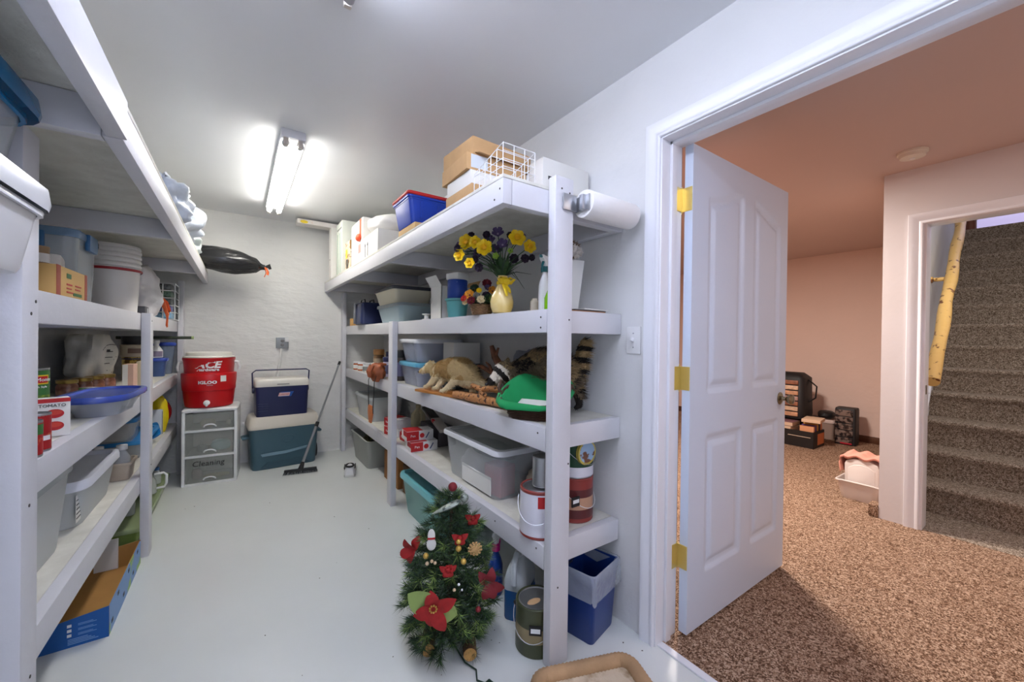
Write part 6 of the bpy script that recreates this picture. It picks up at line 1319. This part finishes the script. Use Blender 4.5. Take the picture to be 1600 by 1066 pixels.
t = thing('rack_bag', 'black zip case with clear pockets full of shiny packets against the far wall', 'bag', (6.13, 1.62, .005), 4)
MB().loft([rr(.10, .10, .02, 0), rr(.10, .10, .02, .42), rr(.09, .095, .02, .44)]).build('case', pm('black_nylon', (0, 0, 0)), t)
for k in range(5):
    z = .02+.082*k
    MB().box(-.112, -.098, -.075, .092, z, z+.072).build('pocket', tr('pocket_film', (130, 112, 104), .9, .12, col2=(40, 34, 36), vs=24, th=(.42, .55)), t, bevel=.004)
MB().box(-.118, -.104, -.07, .04, .012, .03).build('red_zip_pouch', pm('crimson_pouch', (170, 30, 46), .4), t, bevel=.004)
# white tote in a tub with pink blanket
t = thing('white_tub', 'open white plastic tub on the carpet beside the stair casing', 'tub', (4.08, .975, .005), 0)
m = MB(); L, W, H = .26, .27, .155
steps = [(0, .80), (.01, .83), (H, 1)]
pro = lambda z, k, th: [(x, y, (z+(.018*math.cos(y/W*2*PI) if z > .1 else 0))) for x, y, _ in rr(L/2*k-th, W/2*k-th, .04, z, 8)]
m.loft([pro(z, k, 0) for z, k in steps]+[pro(z, k, .004) for z, k in steps[::-1]][:-1]+[pro(.006, .82, .004)]).build('tub', pm('white_tub_plastic', (222, 212, 206), .4), t, smooth=50)
m = MB(); rim = [(x, y, H+.018*math.cos(y/W*2*PI)) for x, y, _ in rr(L/2+.004, W/2+.004, .04, 0, 8)]; m.tube(rim, .007, 8, cyc=True).build('rolled_rim', pm('white_tub_plastic', (0, 0, 0)), t)
t = thing('white_case', 'arched white plastic case standing inside the open white tub', 'case', (4.09, .965, .013), 0)
m = MB(); o_ = []
for x_ in (-.085, .085):
    o_.append([(x_, yy, zz_) for yy, zz_ in [(-.10, 0), (.10, 0), (.105, .26), (.095, .285), (.05, .305), (0, .312), (-.05, .305), (-.095, .285), (-.105, .26)]])
m.loft(o_).build('case', pm('white_tub_plastic', (0, 0, 0)), t, bevel=.008)
pl = [(-.08, .02), (.08, .02), (.082, .235), (.045, .262), (0, .27), (-.045, .262), (-.082, .235)]
MB().loft([[(-.0855, y, z) for y, z in pl], [(-.089, y*.93, z*.97+.004) for y, z in pl]]).build('recessed_panel', pm('white_tub_plastic', (0, 0, 0)), t, bevel=.002)
t = thing('pink_blanket', 'peach pink blanket draped over the white plastic case', 'blanket', (4.10, .965, .325), 0)
m = MB(); vs, fs = [], []; NU, NV = 26, 34
for i in range(NU+1):
    for j in range(NV+1):
        u = -.10+.25*i/NU; v = -.24+.44*j/NV; fold = .012*math.sin(v*55+3*u)+.010*noise.noise(V(u*14, v*14, 1))
        z = .016+fold; y = v
        if v < -.115: z = .014-( -.115-v)*1.9+fold*.3; y = -.118-.012-.15*( -.115-v)+fold*.6
        if v > .115: z = .014-(v-.115)*1.5+fold*.3; y = .128+fold*.5
        x = u
        if u < -.09: z -= (-.09-u)*1.6; x = -.105+fold*.2
        z = max(z, -.20)
        vs.append((x, y, z))
for i in range(NU):
    for j in range(NV): a = i*(NV+1)+j; fs.append((a, a+NV+1, a+NV+2, a+1))
m.add(vs, fs); ob = m.build('blanket', pm('peach_blanket', (222, 156, 138), .9, bump=.3, bs=30), t, smooth=80)
sd_ = ob.modifiers.new('s', 'SOLIDIFY'); sd_.thickness = .006
t = thing('carpet_corner', 'carpet wrapped block at the foot of the stair wall corner', 'corner block', (3.735, .805, .005)); MB().box(-.022, .08, -.004, .05, 0, .085).build('block', M_carpet, t, bevel=.006)
